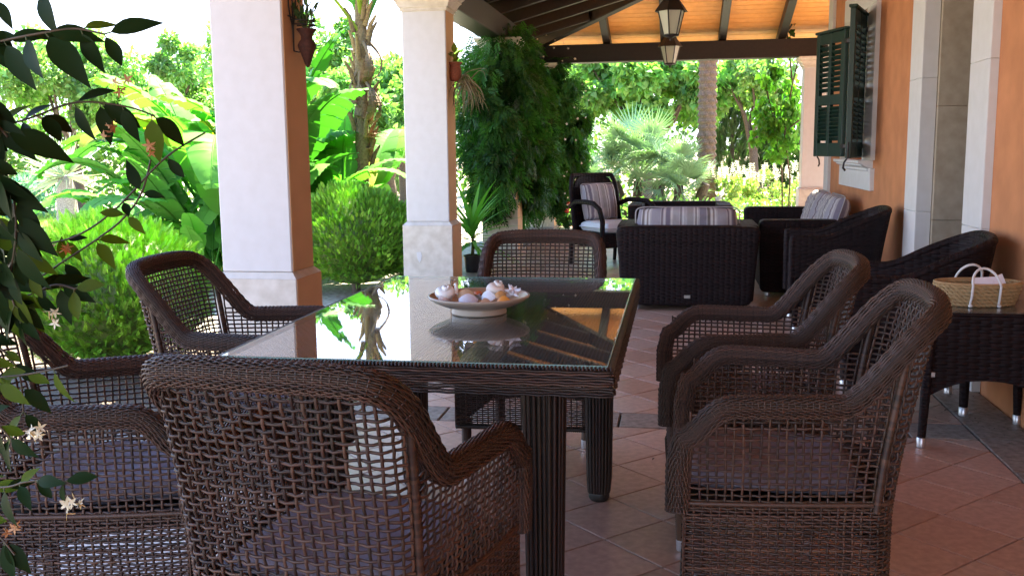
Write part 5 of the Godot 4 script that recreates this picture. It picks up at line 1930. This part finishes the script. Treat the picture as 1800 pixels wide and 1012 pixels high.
	var ysw := blade(0.62, 0.062, 0.45, 0.3, 7, 1)
	for i in 44:
		var a: float = TAU * i * 0.381966
		var y := lerpf(0.26, 0.44, i / 44.0)
		var d := V(cos(a), lerpf(-0.25, 2.4, pow(i / 44.0, 1.4)) + rr(-0.15, 0.15), sin(a))
		pieces("leaf", i, ysw, M.yucca_leaf, t, Transform3D(aim(d).scaled(Vector3.ONE * rr(0.75, 1.15)), V(0, y, 0)))
	vines(slim, ovate)
	far_garden(ovate, heart, slim)

func vines(slim: Mesh, ovate: Mesh) -> void:
	# climbing jasmine that hides the third and the corner column
	var pin := MB.new()
	for i in 5:
		for s in ([-1, 1] if i < 4 else [0]):
			blade_into(pin, Transform3D(aim2(V(s * 0.75, 0.6, 0) if s else Vector3.UP, V(0, 0, 1)), V(0, i * 0.18, 0)), 0.42, 0.15, 0.2, 0.2, 3, 0, W)
	var pm := pin.mesh()
	var fl := flower_mesh(0.5)
	for q in [["hanging_vine", "dark feathery jasmine vine hanging over the third column", V(-2.04, 0, -12.2), V(0.50, 1.22, 1.65), 1.52, 21000, 0],
			["flowering_vine", "tall jasmine vine with small white flowers covering the corner column", V(-1.98, 0, -14.9), V(0.58, 1.30, 0.62), 1.36, 14000, 150]]:
		var t := thing(q[0], q[1], "vine", q[2])
		var m := MB.new()
		for i in 6:
			var ps := PackedVector3Array()
			var rd := PackedFloat32Array()
			var x := rr(-0.3, 0.0)
			var z := rr(-0.3, 0.3)
			for j in 12:
				ps.append(V(x, j * 0.23, z)); rd.append(0.007 - 0.0004 * j)
				x += rr(-0.07, 0.07)
				z += rr(-0.07, 0.07)
			m.tube(ps, rd, 5, Color(0.10, 0.07, 0.04))
		part("stem", m.mesh(), M.bark, t).set_meta("kind", "stuff")
		var xf := []
		var cols := []
		for p in crown_points(q[5], q[3], 120, 0.24):
			var pos: Vector3 = p[0] + V(0, q[4], 0)
			if pos.y < 0.28 + 0.25 * sin(pos.x * 9.0 + pos.z * 7.0) or pos.y > 2.72: continue
			var w := q[2] as Vector3 + pos
			if w.x > -1.60 and q[6] == 0: continue
			if absf(w.x + 2.09) < 0.2 and absf(w.z - (-11.62 if q[6] == 0 else -15.13)) < 0.16: continue
			var d: Vector3 = (p[1] * 0.6 + rand_dir() * 0.5 + V(0, -0.9, 0)).normalized()
			xf.append(Transform3D(aim(d, rr(0, TAU)).scaled(Vector3.ONE * rr(0.10, 0.19)), pos))
			cols.append(leaf_tint(Color(0.045, 0.13, 0.028), 0.4) * float(p[2]))
		many("foliage", pm, M.leaf, xf, cols, t)
		xf = []
		cols = []
		for i in q[6]:
			var d := rand_dir()
			xf.append(Transform3D(aim(d + V(0, 0, 1.2)).scaled(Vector3.ONE * rr(0.016, 0.026)), V(0, q[4], 0) + d * (q[3] as Vector3) * 1.2))
			cols.append(Color(0.75, 0.68, 0.62))
		if xf.size(): many("flower", fl, M.petal, xf, cols, t)
	# red geranium blossoms low beside the corner column
	var g := thing("geranium", "few red geranium blossoms low beside the vine covered corner column", "flower", V(-1.62, 0.0, -14.55))
	var m := MB.new()
	for i in 5:
		var p := V(rr(-0.12, 0.12), rr(0.18, 0.5), rr(-0.1, 0.1))
		m.tube(PackedVector3Array([V(p.x * 0.3, 0, p.z * 0.3), p]), PackedFloat32Array([0.006, 0.004]), 5, Color(0.06, 0.12, 0.03))
		for k in 7:
			m.ball(p + rand_dir() * 0.028, V(0.018, 0.014, 0.018), Color(0.6, 0.06, 0.03), 1.0, 7, 5)
	part("blossom", m.mesh(), M.plain, g)
	bushy("foliage", g, V(0, 0.18, 0), 260, V(0.16, 0.14, 0.14), 6, 0.4, ovate, M.leaf, Color(0.05, 0.12, 0.03), 0.3, 0.06)

func flower_mesh(fold: float) -> ArrayMesh:
	# five narrow twisted petals round a short tube, face to +y
	var m := MB.new()
	for i in 5:
		var a := TAU * i / 5.0
		var d := V(cos(a), 0.25 * fold, sin(a))
		blade_into(m, Transform3D(aim2(d, V(0.3 * -sin(a), 1, 0.3 * cos(a))), V(0, 0.1, 0)), 1.0, 0.42, 0.25, 0.1, 4, 0, W)
	m.tube(PackedVector3Array([V(0, -0.9, 0), V(0, 0.1, 0)]), PackedFloat32Array([0.07, 0.10]), 6, Color(0.9, 0.75, 0.5))
	return m.mesh()

func far_garden(ovate: Mesh, heart: Mesh, slim: Mesh) -> void:
	# fan palms beyond the end of the veranda
	var fans := []
	for i in 4: fans.append(fan_leaf(200 + i))
	for q in [["fan_palm", "big silvery fan palm beyond the end of the veranda", V(-0.75, -0.15, -19.2), 46, 1.25], ["fan_palm", "lower fan palm spreading at the foot of the tall palm trunk", V(0.05, -0.15, -18.3), 30, 0.9], ["fan_palm", "fan palm behind the looped armchair, partly hidden by the vine", V(-1.75, -0.15, -18.2), 24, 0.9]]:
		var t := thing(q[0], q[1], "palm", q[2], 0.0, "fan palms in the garden")
		var m := MB.new()
		for s in [V(0, 0, 0), V(0.22, 0, 0.1), V(-0.2, 0, -0.1)]:
			m.tube(PackedVector3Array([s, s * 1.6 + V(0, 0.35, 0), s * 2.2 + V(0, 0.7, 0)]), PackedFloat32Array([0.12, 0.10, 0.08]), 8, Color(0.13, 0.09, 0.06))
		part("trunk", m.mesh(), M.bark, t)
		for i in q[3]:
			var a: float = TAU * i * 0.381966
			var d := V(cos(a), rr(-0.05, 1.5), sin(a)).normalized()
			var e := Basis(Vector3.UP, -a + PI / 2) * Basis(Vector3.RIGHT, -acos(clampf(d.y, -1, 1)))
			pieces("frond", i, fans[i % 4], M.fan_leaf, t, Transform3D((e * Basis(Vector3.UP, rr(-0.5, 0.5) + (PI if i % 2 else 0.0))).scaled(Vector3.ONE * q[4] * rr(0.75, 1.1)), V(cos(a) * 0.2, rr(0.35, 0.8) * q[4], sin(a) * 0.2)))
	# date palm
	var t := thing("date_palm", "tall palm trunk with rough scarred bark beyond the end beam", "palm", V(0.58, -0.15, -19.6))
	var P := []
	var nu := 56
	var nv := 240
	for j in nv + 1:
		for i in nu + 1:
			var a := TAU * (i % nu) / nu
			var y := 7.5 * j / nv
			var ga := a * 7.0 / TAU * 1.0
			var gy := y / 0.13
			var u := fposmod(ga + gy * 0.5, 1.0) - 0.5
			var v := fposmod(gy, 1.0)
			var bump := (1.0 - v) * 0.050 * (1.0 - pow(absf(u) * 2.0, 3.0))
			var r := 0.150 + 0.035 * exp(-y * 1.2) + bump
			P.append(V(cos(-a) * r, y, sin(-a) * r))
	var m := MB.new()
	m.grid(P, nu, nv, Color(0.21, 0.135, 0.085), false)
	part("trunk", m.mesh(), M.bark, t)
	var pf := pinnate(2.6)
	for i in 22:
		var a: float = TAU * i * 0.381966
		pieces("frond", i, pf, M.palm_leaf, t, Transform3D(Basis(Vector3.UP, a) * Basis(Vector3.RIGHT, -lerpf(0.2, 1.5, i / 22.0)), V(0, 7.4, 0)))
	# pale flowering bush
	t = thing("pale_flowering_bush", "low bush with pale upright flower spikes right of the palm trunk", "bush", V(1.75, -0.15, -19.4))
	bushy("foliage", t, V(0, 0.42, 0), 3800, V(1.25, 0.42, 0.6), 34, 0.22, ovate, M.leaf, Color(0.34, 0.44, 0.15), 0.35, 0.075, -0.5)
	m = MB.new()
	for i in 5:
		for k in 4:
			var a := TAU * k / 4.0 + i * 0.7
			blade_into(m, Transform3D(aim(V(cos(a), 0.9, sin(a))), V(0, i * 0.17, 0)), 0.24, 0.12, 0.2, 0.2, 2, 0, W)
	var spike := m.mesh()
	var xf := []
	var cols := []
	for i in 150:
		xf.append(Transform3D(aim(V(rr(-0.25, 0.25), 1, rr(-0.25, 0.25)), rr(0, TAU)).scaled(Vector3.ONE * rr(0.14, 0.26)), V(rr(-1.4, 1.4), rr(0.62, 0.92), rr(-0.6, 0.6))))
		cols.append(Color(0.62, 0.62, 0.46) * rr(0.8, 1.1))
	many("flower_spike", spike, M.petal, xf, cols, t)
	# climber on the right end column
	t = thing("climbing_ivy", "leafy climber with heart shaped leaves beside the right end column", "vine", V(1.62, -0.1, -15.6))
	m = MB.new()
	for q in [[V(0.1, 0, 0), V(0.12, 0.8, 0.02), V(0.02, 1.5, 0.0), V(0.1, 2.2, 0.05), V(0.2, 2.7, 0.1)], [V(0.02, 0.0, 0.05), V(0.0, 0.9, 0.0), V(-0.15, 1.7, 0.0), V(-0.3, 2.3, 0.0)], [V(0.1, 1.6, 0.0), V(0.3, 1.78, 0.32), V(0.5, 1.86, 0.42), V(0.66, 1.95, 0.45)], [V(0.1, 2.3, 0.1), V(0.0, 2.78, 0.35), V(-0.05, 2.95, 0.6), V(0.0, 3.05, 0.72)]]:
		var ps := PackedVector3Array()
		var rd := PackedFloat32Array()
		for p in q:
			ps.append(p); rd.append(0.013)
		m.tube(ps, rd, 6, Color(0.12, 0.08, 0.05))
	part("stem", m.mesh(), M.bark, t)
	xf = []
	cols = []
	for p in crown_points(1100, V(0.36, 0.85, 0.35), 22, 0.30):
		var pos: Vector3 = p[0] + V(-0.10, 1.85, 0.0)
		if pos.y > 2.62 or pos.x > 0.2 and pos.z > 0.05: continue
		xf.append(Transform3D(aim((p[1] * 0.5 + rand_dir() * 0.4 + V(0, -1.0, 0)).normalized(), rr(0, TAU)).scaled(Vector3.ONE * rr(0.07, 0.13)), pos))
		cols.append(leaf_tint(Color(0.11, 0.27, 0.04), 0.4))
	for base in [[V(0.3, 1.78, 0.34), V(0.66, 1.95, 0.46)], [V(0.0, 2.78, 0.35), V(0.0, 3.05, 0.72)]]:
		for i in 16:
			xf.append(Transform3D(aim((rand_dir() + V(0, -0.4, 0)).normalized(), rr(0, TAU)).scaled(Vector3.ONE * rr(0.06, 0.11)), (base[0] as Vector3).lerp(base[1], rr(0, 1)) + rand_dir() * 0.05))
			cols.append(leaf_tint(Color(0.04, 0.10, 0.02), 0.3))
	many("foliage", heart, M.leaf, xf, cols, t)
	# cypresses
	var slimc := sprig_mesh()
	for q in [[V(1.45, -0.15, -26.5), 3.1, 0.45, "slim dark cypress right of the palm trunk"], [V(2.55, -0.15, -27.0), 2.7, 0.45, "slim cypress in the gap of bright sky beside the climber"], [V(3.6, -0.15, -26.5), 3.3, 0.5, "cypress behind the house corner"], [V(-6.6, -0.15, -24.0), 3.3, 0.6, "dark cypress behind the left banana clump"], [V(-9.2, -0.15, -24.6), 3.0, 0.7, "dark cypress behind the dragon tree"], [V(-11.6, -0.15, -25.0), 3.1, 0.7, "dark cypress left of the dragon tree behind the lawn"]]:
		t = thing("cypress", q[3], "tree", q[0], 0.0, "cypresses at the garden's edge")
		m = MB.new()
		m.tube(PackedVector3Array([V(0, 0, 0), V(0, q[1] * 0.95, 0)]), PackedFloat32Array([0.08, 0.02]), 7, Color(0.12, 0.09, 0.06))
		part("trunk", m.mesh(), M.bark, t)
		xf = []
		cols = []
		for i in 1500:
			var y := pow(rr(0.0, 1.0), 0.8)
			var a := rr(0, TAU)
			var r: float = q[2] * (1.0 - pow(y, 2.2)) * (0.55 + 0.45 * rr(0.4, 1.0)) * (1.0 + 0.14 * sin(a * 5.0 + y * 9.0))
			xf.append(Transform3D(aim(V(cos(a) * 0.4, 1.0, sin(a) * 0.4) + rand_dir() * 0.25, rr(0, TAU)).scaled(Vector3.ONE * rr(0.18, 0.34)), V(cos(a) * r, 0.12 + y * q[1], sin(a) * r)))
			cols.append(leaf_tint(Color(0.06, 0.11, 0.045), 0.35))
		many("crown", slimc, M.leaf, xf, cols, t)
	# broad leaved trees: behind the fan palm, and the row that closes the garden
	tree("mulberry_tree", "bright broad leaved tree behind the silvery fan palm", V(-0.75, -0.15, -24.0), 2.9, V(2.1, 1.15, 1.6), 15000, heart, 0.17, Color(0.19, 0.38, 0.10), 0.35, 0.13, "broad leaved trees closing the garden", 34, 0.26, 0.25, 0.9)
	var row := [[V(-3.6, -0.15, -25.0), 3.4, "light green tree behind the flowering vine"], [V(-6.0, -0.15, -21.0), 2.5, "light green tree seen between the two front columns"], [V(-8.8, -0.15, -21.5), 3.4, "light green tree right above the left banana clump"], [V(-11.6, -0.15, -21.0), 2.9, "light green tree over the dragon tree"], [V(-14.3, -0.15, -21.5), 3.0, "light green tree at the left end of the lawn"], [V(-17.0, -0.15, -20.0), 3.2, "tree beyond the jasmine at the far left"],
		[V(-4.9, -0.15, -16.5), 2.1, "smaller green tree behind the banana trunk"], [V(1.9, -0.15, -24.5), 3.0, "pale green tree right of the palm trunk"], [V(4.6, -0.15, -25.0), 3.4, "green tree behind the house corner"], [V(-7.6, -0.15, -17.0), 2.7, "young green tree left of the nearest column"]]
	for i in row.size():
		var q: Array = row[i]
		tree("garden_tree", q[2], q[0], q[1], V(1.75, 1.15, 1.5) * [1.0, 0.95, 1.1, 0.9, 1.05, 1.1, 0.75, 0.6, 1.0, 0.7][i], [10000, 10000, 11000, 10000, 10000, 8000, 7000, 5200, 6500, 7000][i], [ovate, heart, ovate][i % 3], 0.125, [Color(0.21, 0.38, 0.12), Color(0.25, 0.42, 0.14), Color(0.17, 0.33, 0.10)][i % 3], 0.4, 0.12, "broad leaved trees closing the garden", 30, 0.28, rr(-0.3, 0.3), 0.5)
	# dense hedge behind everything
	for q in [[-17.0, 2.6, -27.5], [-9.0, 2.8, -28.0], [-1.0, 3.6, -28.5], [7.0, 2.0, -28.0]]:
		t = thing("garden_hedge", ["dense hedge behind the trees at the far left", "dense hedge behind the trees left of the columns", "dense hedge behind the fan palm and the tall trunk", "dense hedge behind the house corner"][int((q[0] + 17.0) / 8.0)], "hedge", V(q[0], -0.15, q[2]), 0.0, "hedges closing the garden")
		xf = []
		cols = []
		for i in 5200:
			xf.append(Transform3D(aim(rand_dir() + V(0, 0.3, 0.5), rr(0, TAU)).scaled(Vector3.ONE * rr(0.14, 0.26)), V(rr(-4.0, 4.0), pow(rr(0, 1), 0.8) * (float(q[1]) + 0.35 * sin(i * 0.7)), rr(-0.6, 0.6))))
			cols.append(leaf_tint(Color(0.11, 0.22, 0.05), 0.4))
		many("foliage", ovate, M.leaf, xf, cols, t)
	# lawn
	var gr := MB.new()
	for i in 5:
		var a := TAU * i / 5.0
		blade_into(gr, Transform3D(aim(V(cos(a) * 0.35, 1, sin(a) * 0.35), a), V(cos(a) * 0.02, 0, sin(a) * 0.02)), 0.075, 0.007, 0.5, 0.3, 2, 1, W)
	xf = []
	cols = []
	for i in 26000:
		var x := rr(-16.0, -4.6)
		var z := rr(-20.5, -11.0)
		xf.append(Transform3D(Basis(Vector3.UP, rr(0, TAU)).scaled(Vector3.ONE * rr(0.8, 1.4)), V(x, -0.137, z)))
		cols.append(leaf_tint(Color(0.24, 0.36, 0.08), 0.3))
	var lawn := many("lawn", gr.mesh(), M.leaf, xf, cols, self, "stuff")
	tag(lawn, "sunlit lawn round the dragon tree", "grass", "", "stuff")
	xf = []
	cols = []
	for i in 2600:
		xf.append(Transform3D(aim(rand_dir() + V(0, 0.9, 0), rr(0, TAU)).scaled(Vector3.ONE * rr(0.05, 0.11)), V(rr(-2.3, 3.2), -0.13 + pow(rr(0, 1), 2) * 0.45, rr(-18.2, -16.2))))
		cols.append(leaf_tint(Color(0.18, 0.32, 0.08), 0.4))
	var gc := many("ground_cover", ovate, M.leaf, xf, cols, self, "stuff")
	tag(gc, "low leafy ground cover beyond the end of the veranda", "plants", "", "stuff")

func litter() -> void:
	rng.seed = 909
	var m := blade(1.0, 0.45, 0.6, 0.3, 2)
	var xf := []
	var cols := []
	for i in 110:
		var p := V(1.36 + rng.randfn(0.0, 0.09), 0.005, -4.35 + rng.randfn(0.0, 0.22)) if i < 70 else V(rr(-1.8, 1.4), 0.005, rr(-7.0, -2.2))
		if p.x > 1.46: continue
		xf.append(Transform3D(Basis(Vector3.UP, rr(0, TAU)) * Basis(Vector3.RIGHT, -PI / 2 + rr(-0.2, 0.2)).scaled(Vector3.ONE * rr(0.006, 0.022)), p))
		cols.append(Color(0.06, 0.045, 0.03) * rr(0.5, 1.6))
	var o := many("leaf_litter", m, M.plain, xf, cols, self, "stuff")
	tag(o, "dry crumbs of leaves lying on the border stones", "litter", "", "stuff")

func jasmine() -> void:
	# star jasmine hanging into view at the near left: each twig a run of paired leaves
	var t := thing("star_jasmine", "star jasmine with dark glossy leaves and cream flowers at the near left", "vine", Vector3.ZERO)
	rng.seed = 77
	var lf := [blade(0.060, 0.026, 0.30, 0.22, 7, 0), blade(0.066, 0.030, 0.55, 0.16, 7, 0), blade(0.052, 0.024, 0.15, 0.35, 7, 2)]
	var fl := flower_mesh(0.6)
	var stems := MB.new()
	# twigs: points, leaf scale, share of yellowish leaves with backlight put into their colour
	var T := [
		[[V(-1.10, 1.33, -1.25), V(-0.88, 1.345, -1.16), V(-0.80, 1.352, -1.14), V(-0.755, 1.358, -1.15), V(-0.715, 1.350, -1.15)], 1.05, 0.15, 0.034],
		[[V(-1.10, 1.46, -1.2), V(-0.90, 1.40, -1.16), V(-0.82, 1.412, -1.15), V(-0.77, 1.398, -1.16)], 0.85, 0.15, 0.05],
		[[V(-1.05, 1.37, -1.2), V(-0.96, 1.30, -1.2), V(-0.93, 1.26, -1.2), V(-0.90, 1.225, -1.2)], 1.1, 0.1, 0.016],
		[[V(-1.08, 1.28, -1.25), V(-0.98, 1.235, -1.22), V(-0.93, 1.19, -1.2), V(-0.90, 1.15, -1.2), V(-0.90, 1.09, -1.2), V(-0.93, 1.03, -1.22)], 0.92, 0.1, 0.016],
		[[V(-1.10, 1.20, -1.28), V(-1.0, 1.16, -1.25), V(-0.96, 1.10, -1.22), V(-0.95, 1.05, -1.22)], 0.95, 0.1, 0.018],
		[[V(-1.08, 1.225, -1.3), V(-0.95, 1.25, -1.3), V(-0.87, 1.275, -1.31), V(-0.80, 1.27, -1.32), V(-0.755, 1.255, -1.33)], 0.95, 0.3, 0.036],
		[[V(-1.09, 1.045, -1.42), V(-0.98, 1.062, -1.41), V(-0.925, 1.08, -1.4), V(-0.88, 1.108, -1.4), V(-0.843, 1.139, -1.4), V(-0.785, 1.195, -1.41), V(-0.728, 1.232, -1.43)], 0.62, 0.6, 0.10],
		[[V(-1.11, 0.985, -1.42), V(-1.03, 1.0, -1.41), V(-0.97, 1.03, -1.4), V(-0.91, 1.065, -1.4), V(-0.86, 1.099, -1.4), V(-0.825, 1.14, -1.4), V(-0.812, 1.19, -1.41)], 0.72, 0.5, 0.055],
		[[V(-1.10, 0.95, -1.4), V(-1.0, 0.985, -1.37), V(-0.95, 1.0, -1.35), V(-0.91, 0.995, -1.34)], 0.95, 0.45, 0.026],
		[[V(-1.12, 1.12, -1.35), V(-1.03, 1.10, -1.33), V(-0.985, 1.07, -1.32), V(-0.97, 1.02, -1.32)], 1.0, 0.35, 0.026],
		[[V(-1.10, 0.85, -1.32), V(-1.02, 0.861, -1.31), V(-0.962, 0.871, -1.3), V(-0.905, 0.884, -1.3)], 0.75, 0.35, 0.046],
		[[V(-1.12, 0.80, -1.32), V(-1.06, 0.80, -1.3), V(-1.02, 0.785, -1.29), V(-1.0, 0.76, -1.29)], 0.8, 0.2, 0.028],
		[[V(-1.10, 0.69, -1.28), V(-1.0, 0.702, -1.26), V(-0.955, 0.716, -1.25), V(-0.905, 0.722, -1.25), V(-0.878, 0.712, -1.25)], 0.75, 0.35, 0.034],
		[[V(-1.15, 0.93, -1.38), V(-1.06, 0.90, -1.35), V(-1.02, 0.86, -1.34), V(-1.01, 0.80, -1.33)], 0.8, 0.2, 0.030],
		[[V(-1.12, 0.64, -1.3), V(-1.04, 0.62, -1.28), V(-1.0, 0.59, -1.27)], 0.9, 0.3, 0.034],
		[[V(-1.16, 1.05, -1.36), V(-1.08, 1.06, -1.34), V(-1.03, 1.03, -1.33), V(-1.01, 0.97, -1.33)], 1.05, 0.2, 0.026],
	]
	T.append_array([
		[[V(-1.02, 1.22, -1.20), V(-0.99, 1.16, -1.19), V(-0.965, 1.10, -1.19), V(-0.96, 1.03, -1.2)], 0.9, 0.15, 0.014],
		[[V(-1.06, 1.42, -1.22), V(-1.0, 1.36, -1.2), V(-0.965, 1.30, -1.19), V(-0.95, 1.24, -1.19)], 0.9, 0.1, 0.014],
		[[V(-1.10, 0.92, -1.30), V(-1.04, 0.90, -1.28), V(-1.01, 0.86, -1.28)], 0.8, 0.3, 0.018],
		[[V(-1.0, 1.50, -1.2), V(-0.93, 1.44, -1.17), V(-0.90, 1.39, -1.16), V(-0.885, 1.33, -1.16)], 0.95, 0.1, 0.018],
		[[V(-1.02, 1.30, -1.16), V(-0.95, 1.24, -1.15), V(-0.91, 1.20, -1.15), V(-0.88, 1.175, -1.15)], 0.95, 0.05, 0.014],
		[[V(-1.04, 1.24, -1.18), V(-0.97, 1.20, -1.16), V(-0.93, 1.165, -1.16), V(-0.91, 1.12, -1.16)], 0.95, 0.05, 0.014],
		[[V(-1.12, 1.0, -1.36), V(-1.05, 0.975, -1.35), V(-1.01, 0.945, -1.34)], 0.85, 0.4, 0.018],
		[[V(-1.12, 1.09, -1.36), V(-1.06, 1.03, -1.35), V(-1.03, 0.985, -1.35)], 0.85, 0.4, 0.018]])
	var k := 0
	var nf := 0
	for w in T:
		var pl: Array = w[0]
		var ps := PackedVector3Array()
		var rd := PackedFloat32Array()
		for i in (pl.size() - 1) * 6 + 1:
			var a: int = mini(i / 6, pl.size() - 2)
			var f: float = i / 6.0 - a
			ps.append((pl[a] as Vector3).cubic_interpolate(pl[a + 1], pl[maxi(a - 1, 0)], pl[mini(a + 2, pl.size() - 1)], f))
			rd.append(0.0016)
		stems.tube(ps, rd, 6, Color(0.07, 0.05, 0.025))
		var run := 0.0
		var next := 0.02
		for i in range(1, ps.size()):
			run += ps[i].distance_to(ps[i - 1])
			if run < next: continue
			next = run + w[3] * rr(0.8, 1.25)
			var t0 := (ps[i] - ps[i - 1]).normalized()
			for s in [-1, 1]:
				if rng.randf() < 0.12: continue
				var side: Vector3 = t0.cross(V(rr(-0.3, 0.3), 0.4, 1.0)).normalized() * s
				var d: Vector3 = (t0 * 0.55 + side * 0.6 + V(0, -0.55, 0) + rand_dir() * 0.35).normalized()
				var sc: float = w[1] * rr(0.75, 1.25)
				var b := aim2(d, (V(rr(-0.7, 0.7), 0.5, 0.8)).normalized())
				stems.tube(PackedVector3Array([ps[i], ps[i] + d * 0.008 * sc]), PackedFloat32Array([0.001, 0.001]), 4, Color(0.07, 0.09, 0.025), false)
				pieces("leaf", k, lf[rng.randi_range(0, 2)], M.jasmine_leaf_backlit if rng.randf() < w[2] else M.jasmine_leaf, t, Transform3D(b.scaled(Vector3.ONE * sc), ps[i] + d * 0.007 * sc))
				k += 1
	part("stem", stems.mesh(), M.plain, t)
	# flower clusters
	for c in [[V(-0.703, 1.293, -1.16), 5, 1], [V(-0.93, 1.17, -1.19), 7, 1], [V(-0.80, 1.235, -1.28), 4, 1], [V(-0.75, 1.205, -1.3), 3, 1], [V(-1.02, 1.40, -1.22), 5, 1], [V(-0.958, 0.782, -1.28), 7, 0], [V(-0.872, 0.688, -1.24), 7, 0], [V(-0.945, 0.953, -1.33), 4, 0], [V(-1.0, 0.63, -1.27), 4, 1], [V(-0.90, 1.055, -1.3), 3, 1]]:
		for i in c[1]:
			var d := (rand_dir() + V(0.1, 0.1, 0.8)).normalized()
			var p: Vector3 = c[0] + rand_dir() * 0.012 * rr(0.4, 1.4)
			pieces("flower", nf, fl, M.flower_old if c[2] else M.flower_fresh, t, Transform3D(aim(d, rr(0, TAU)).scaled(Vector3.ONE * rr(0.009, 0.0125)), p))
			nf += 1
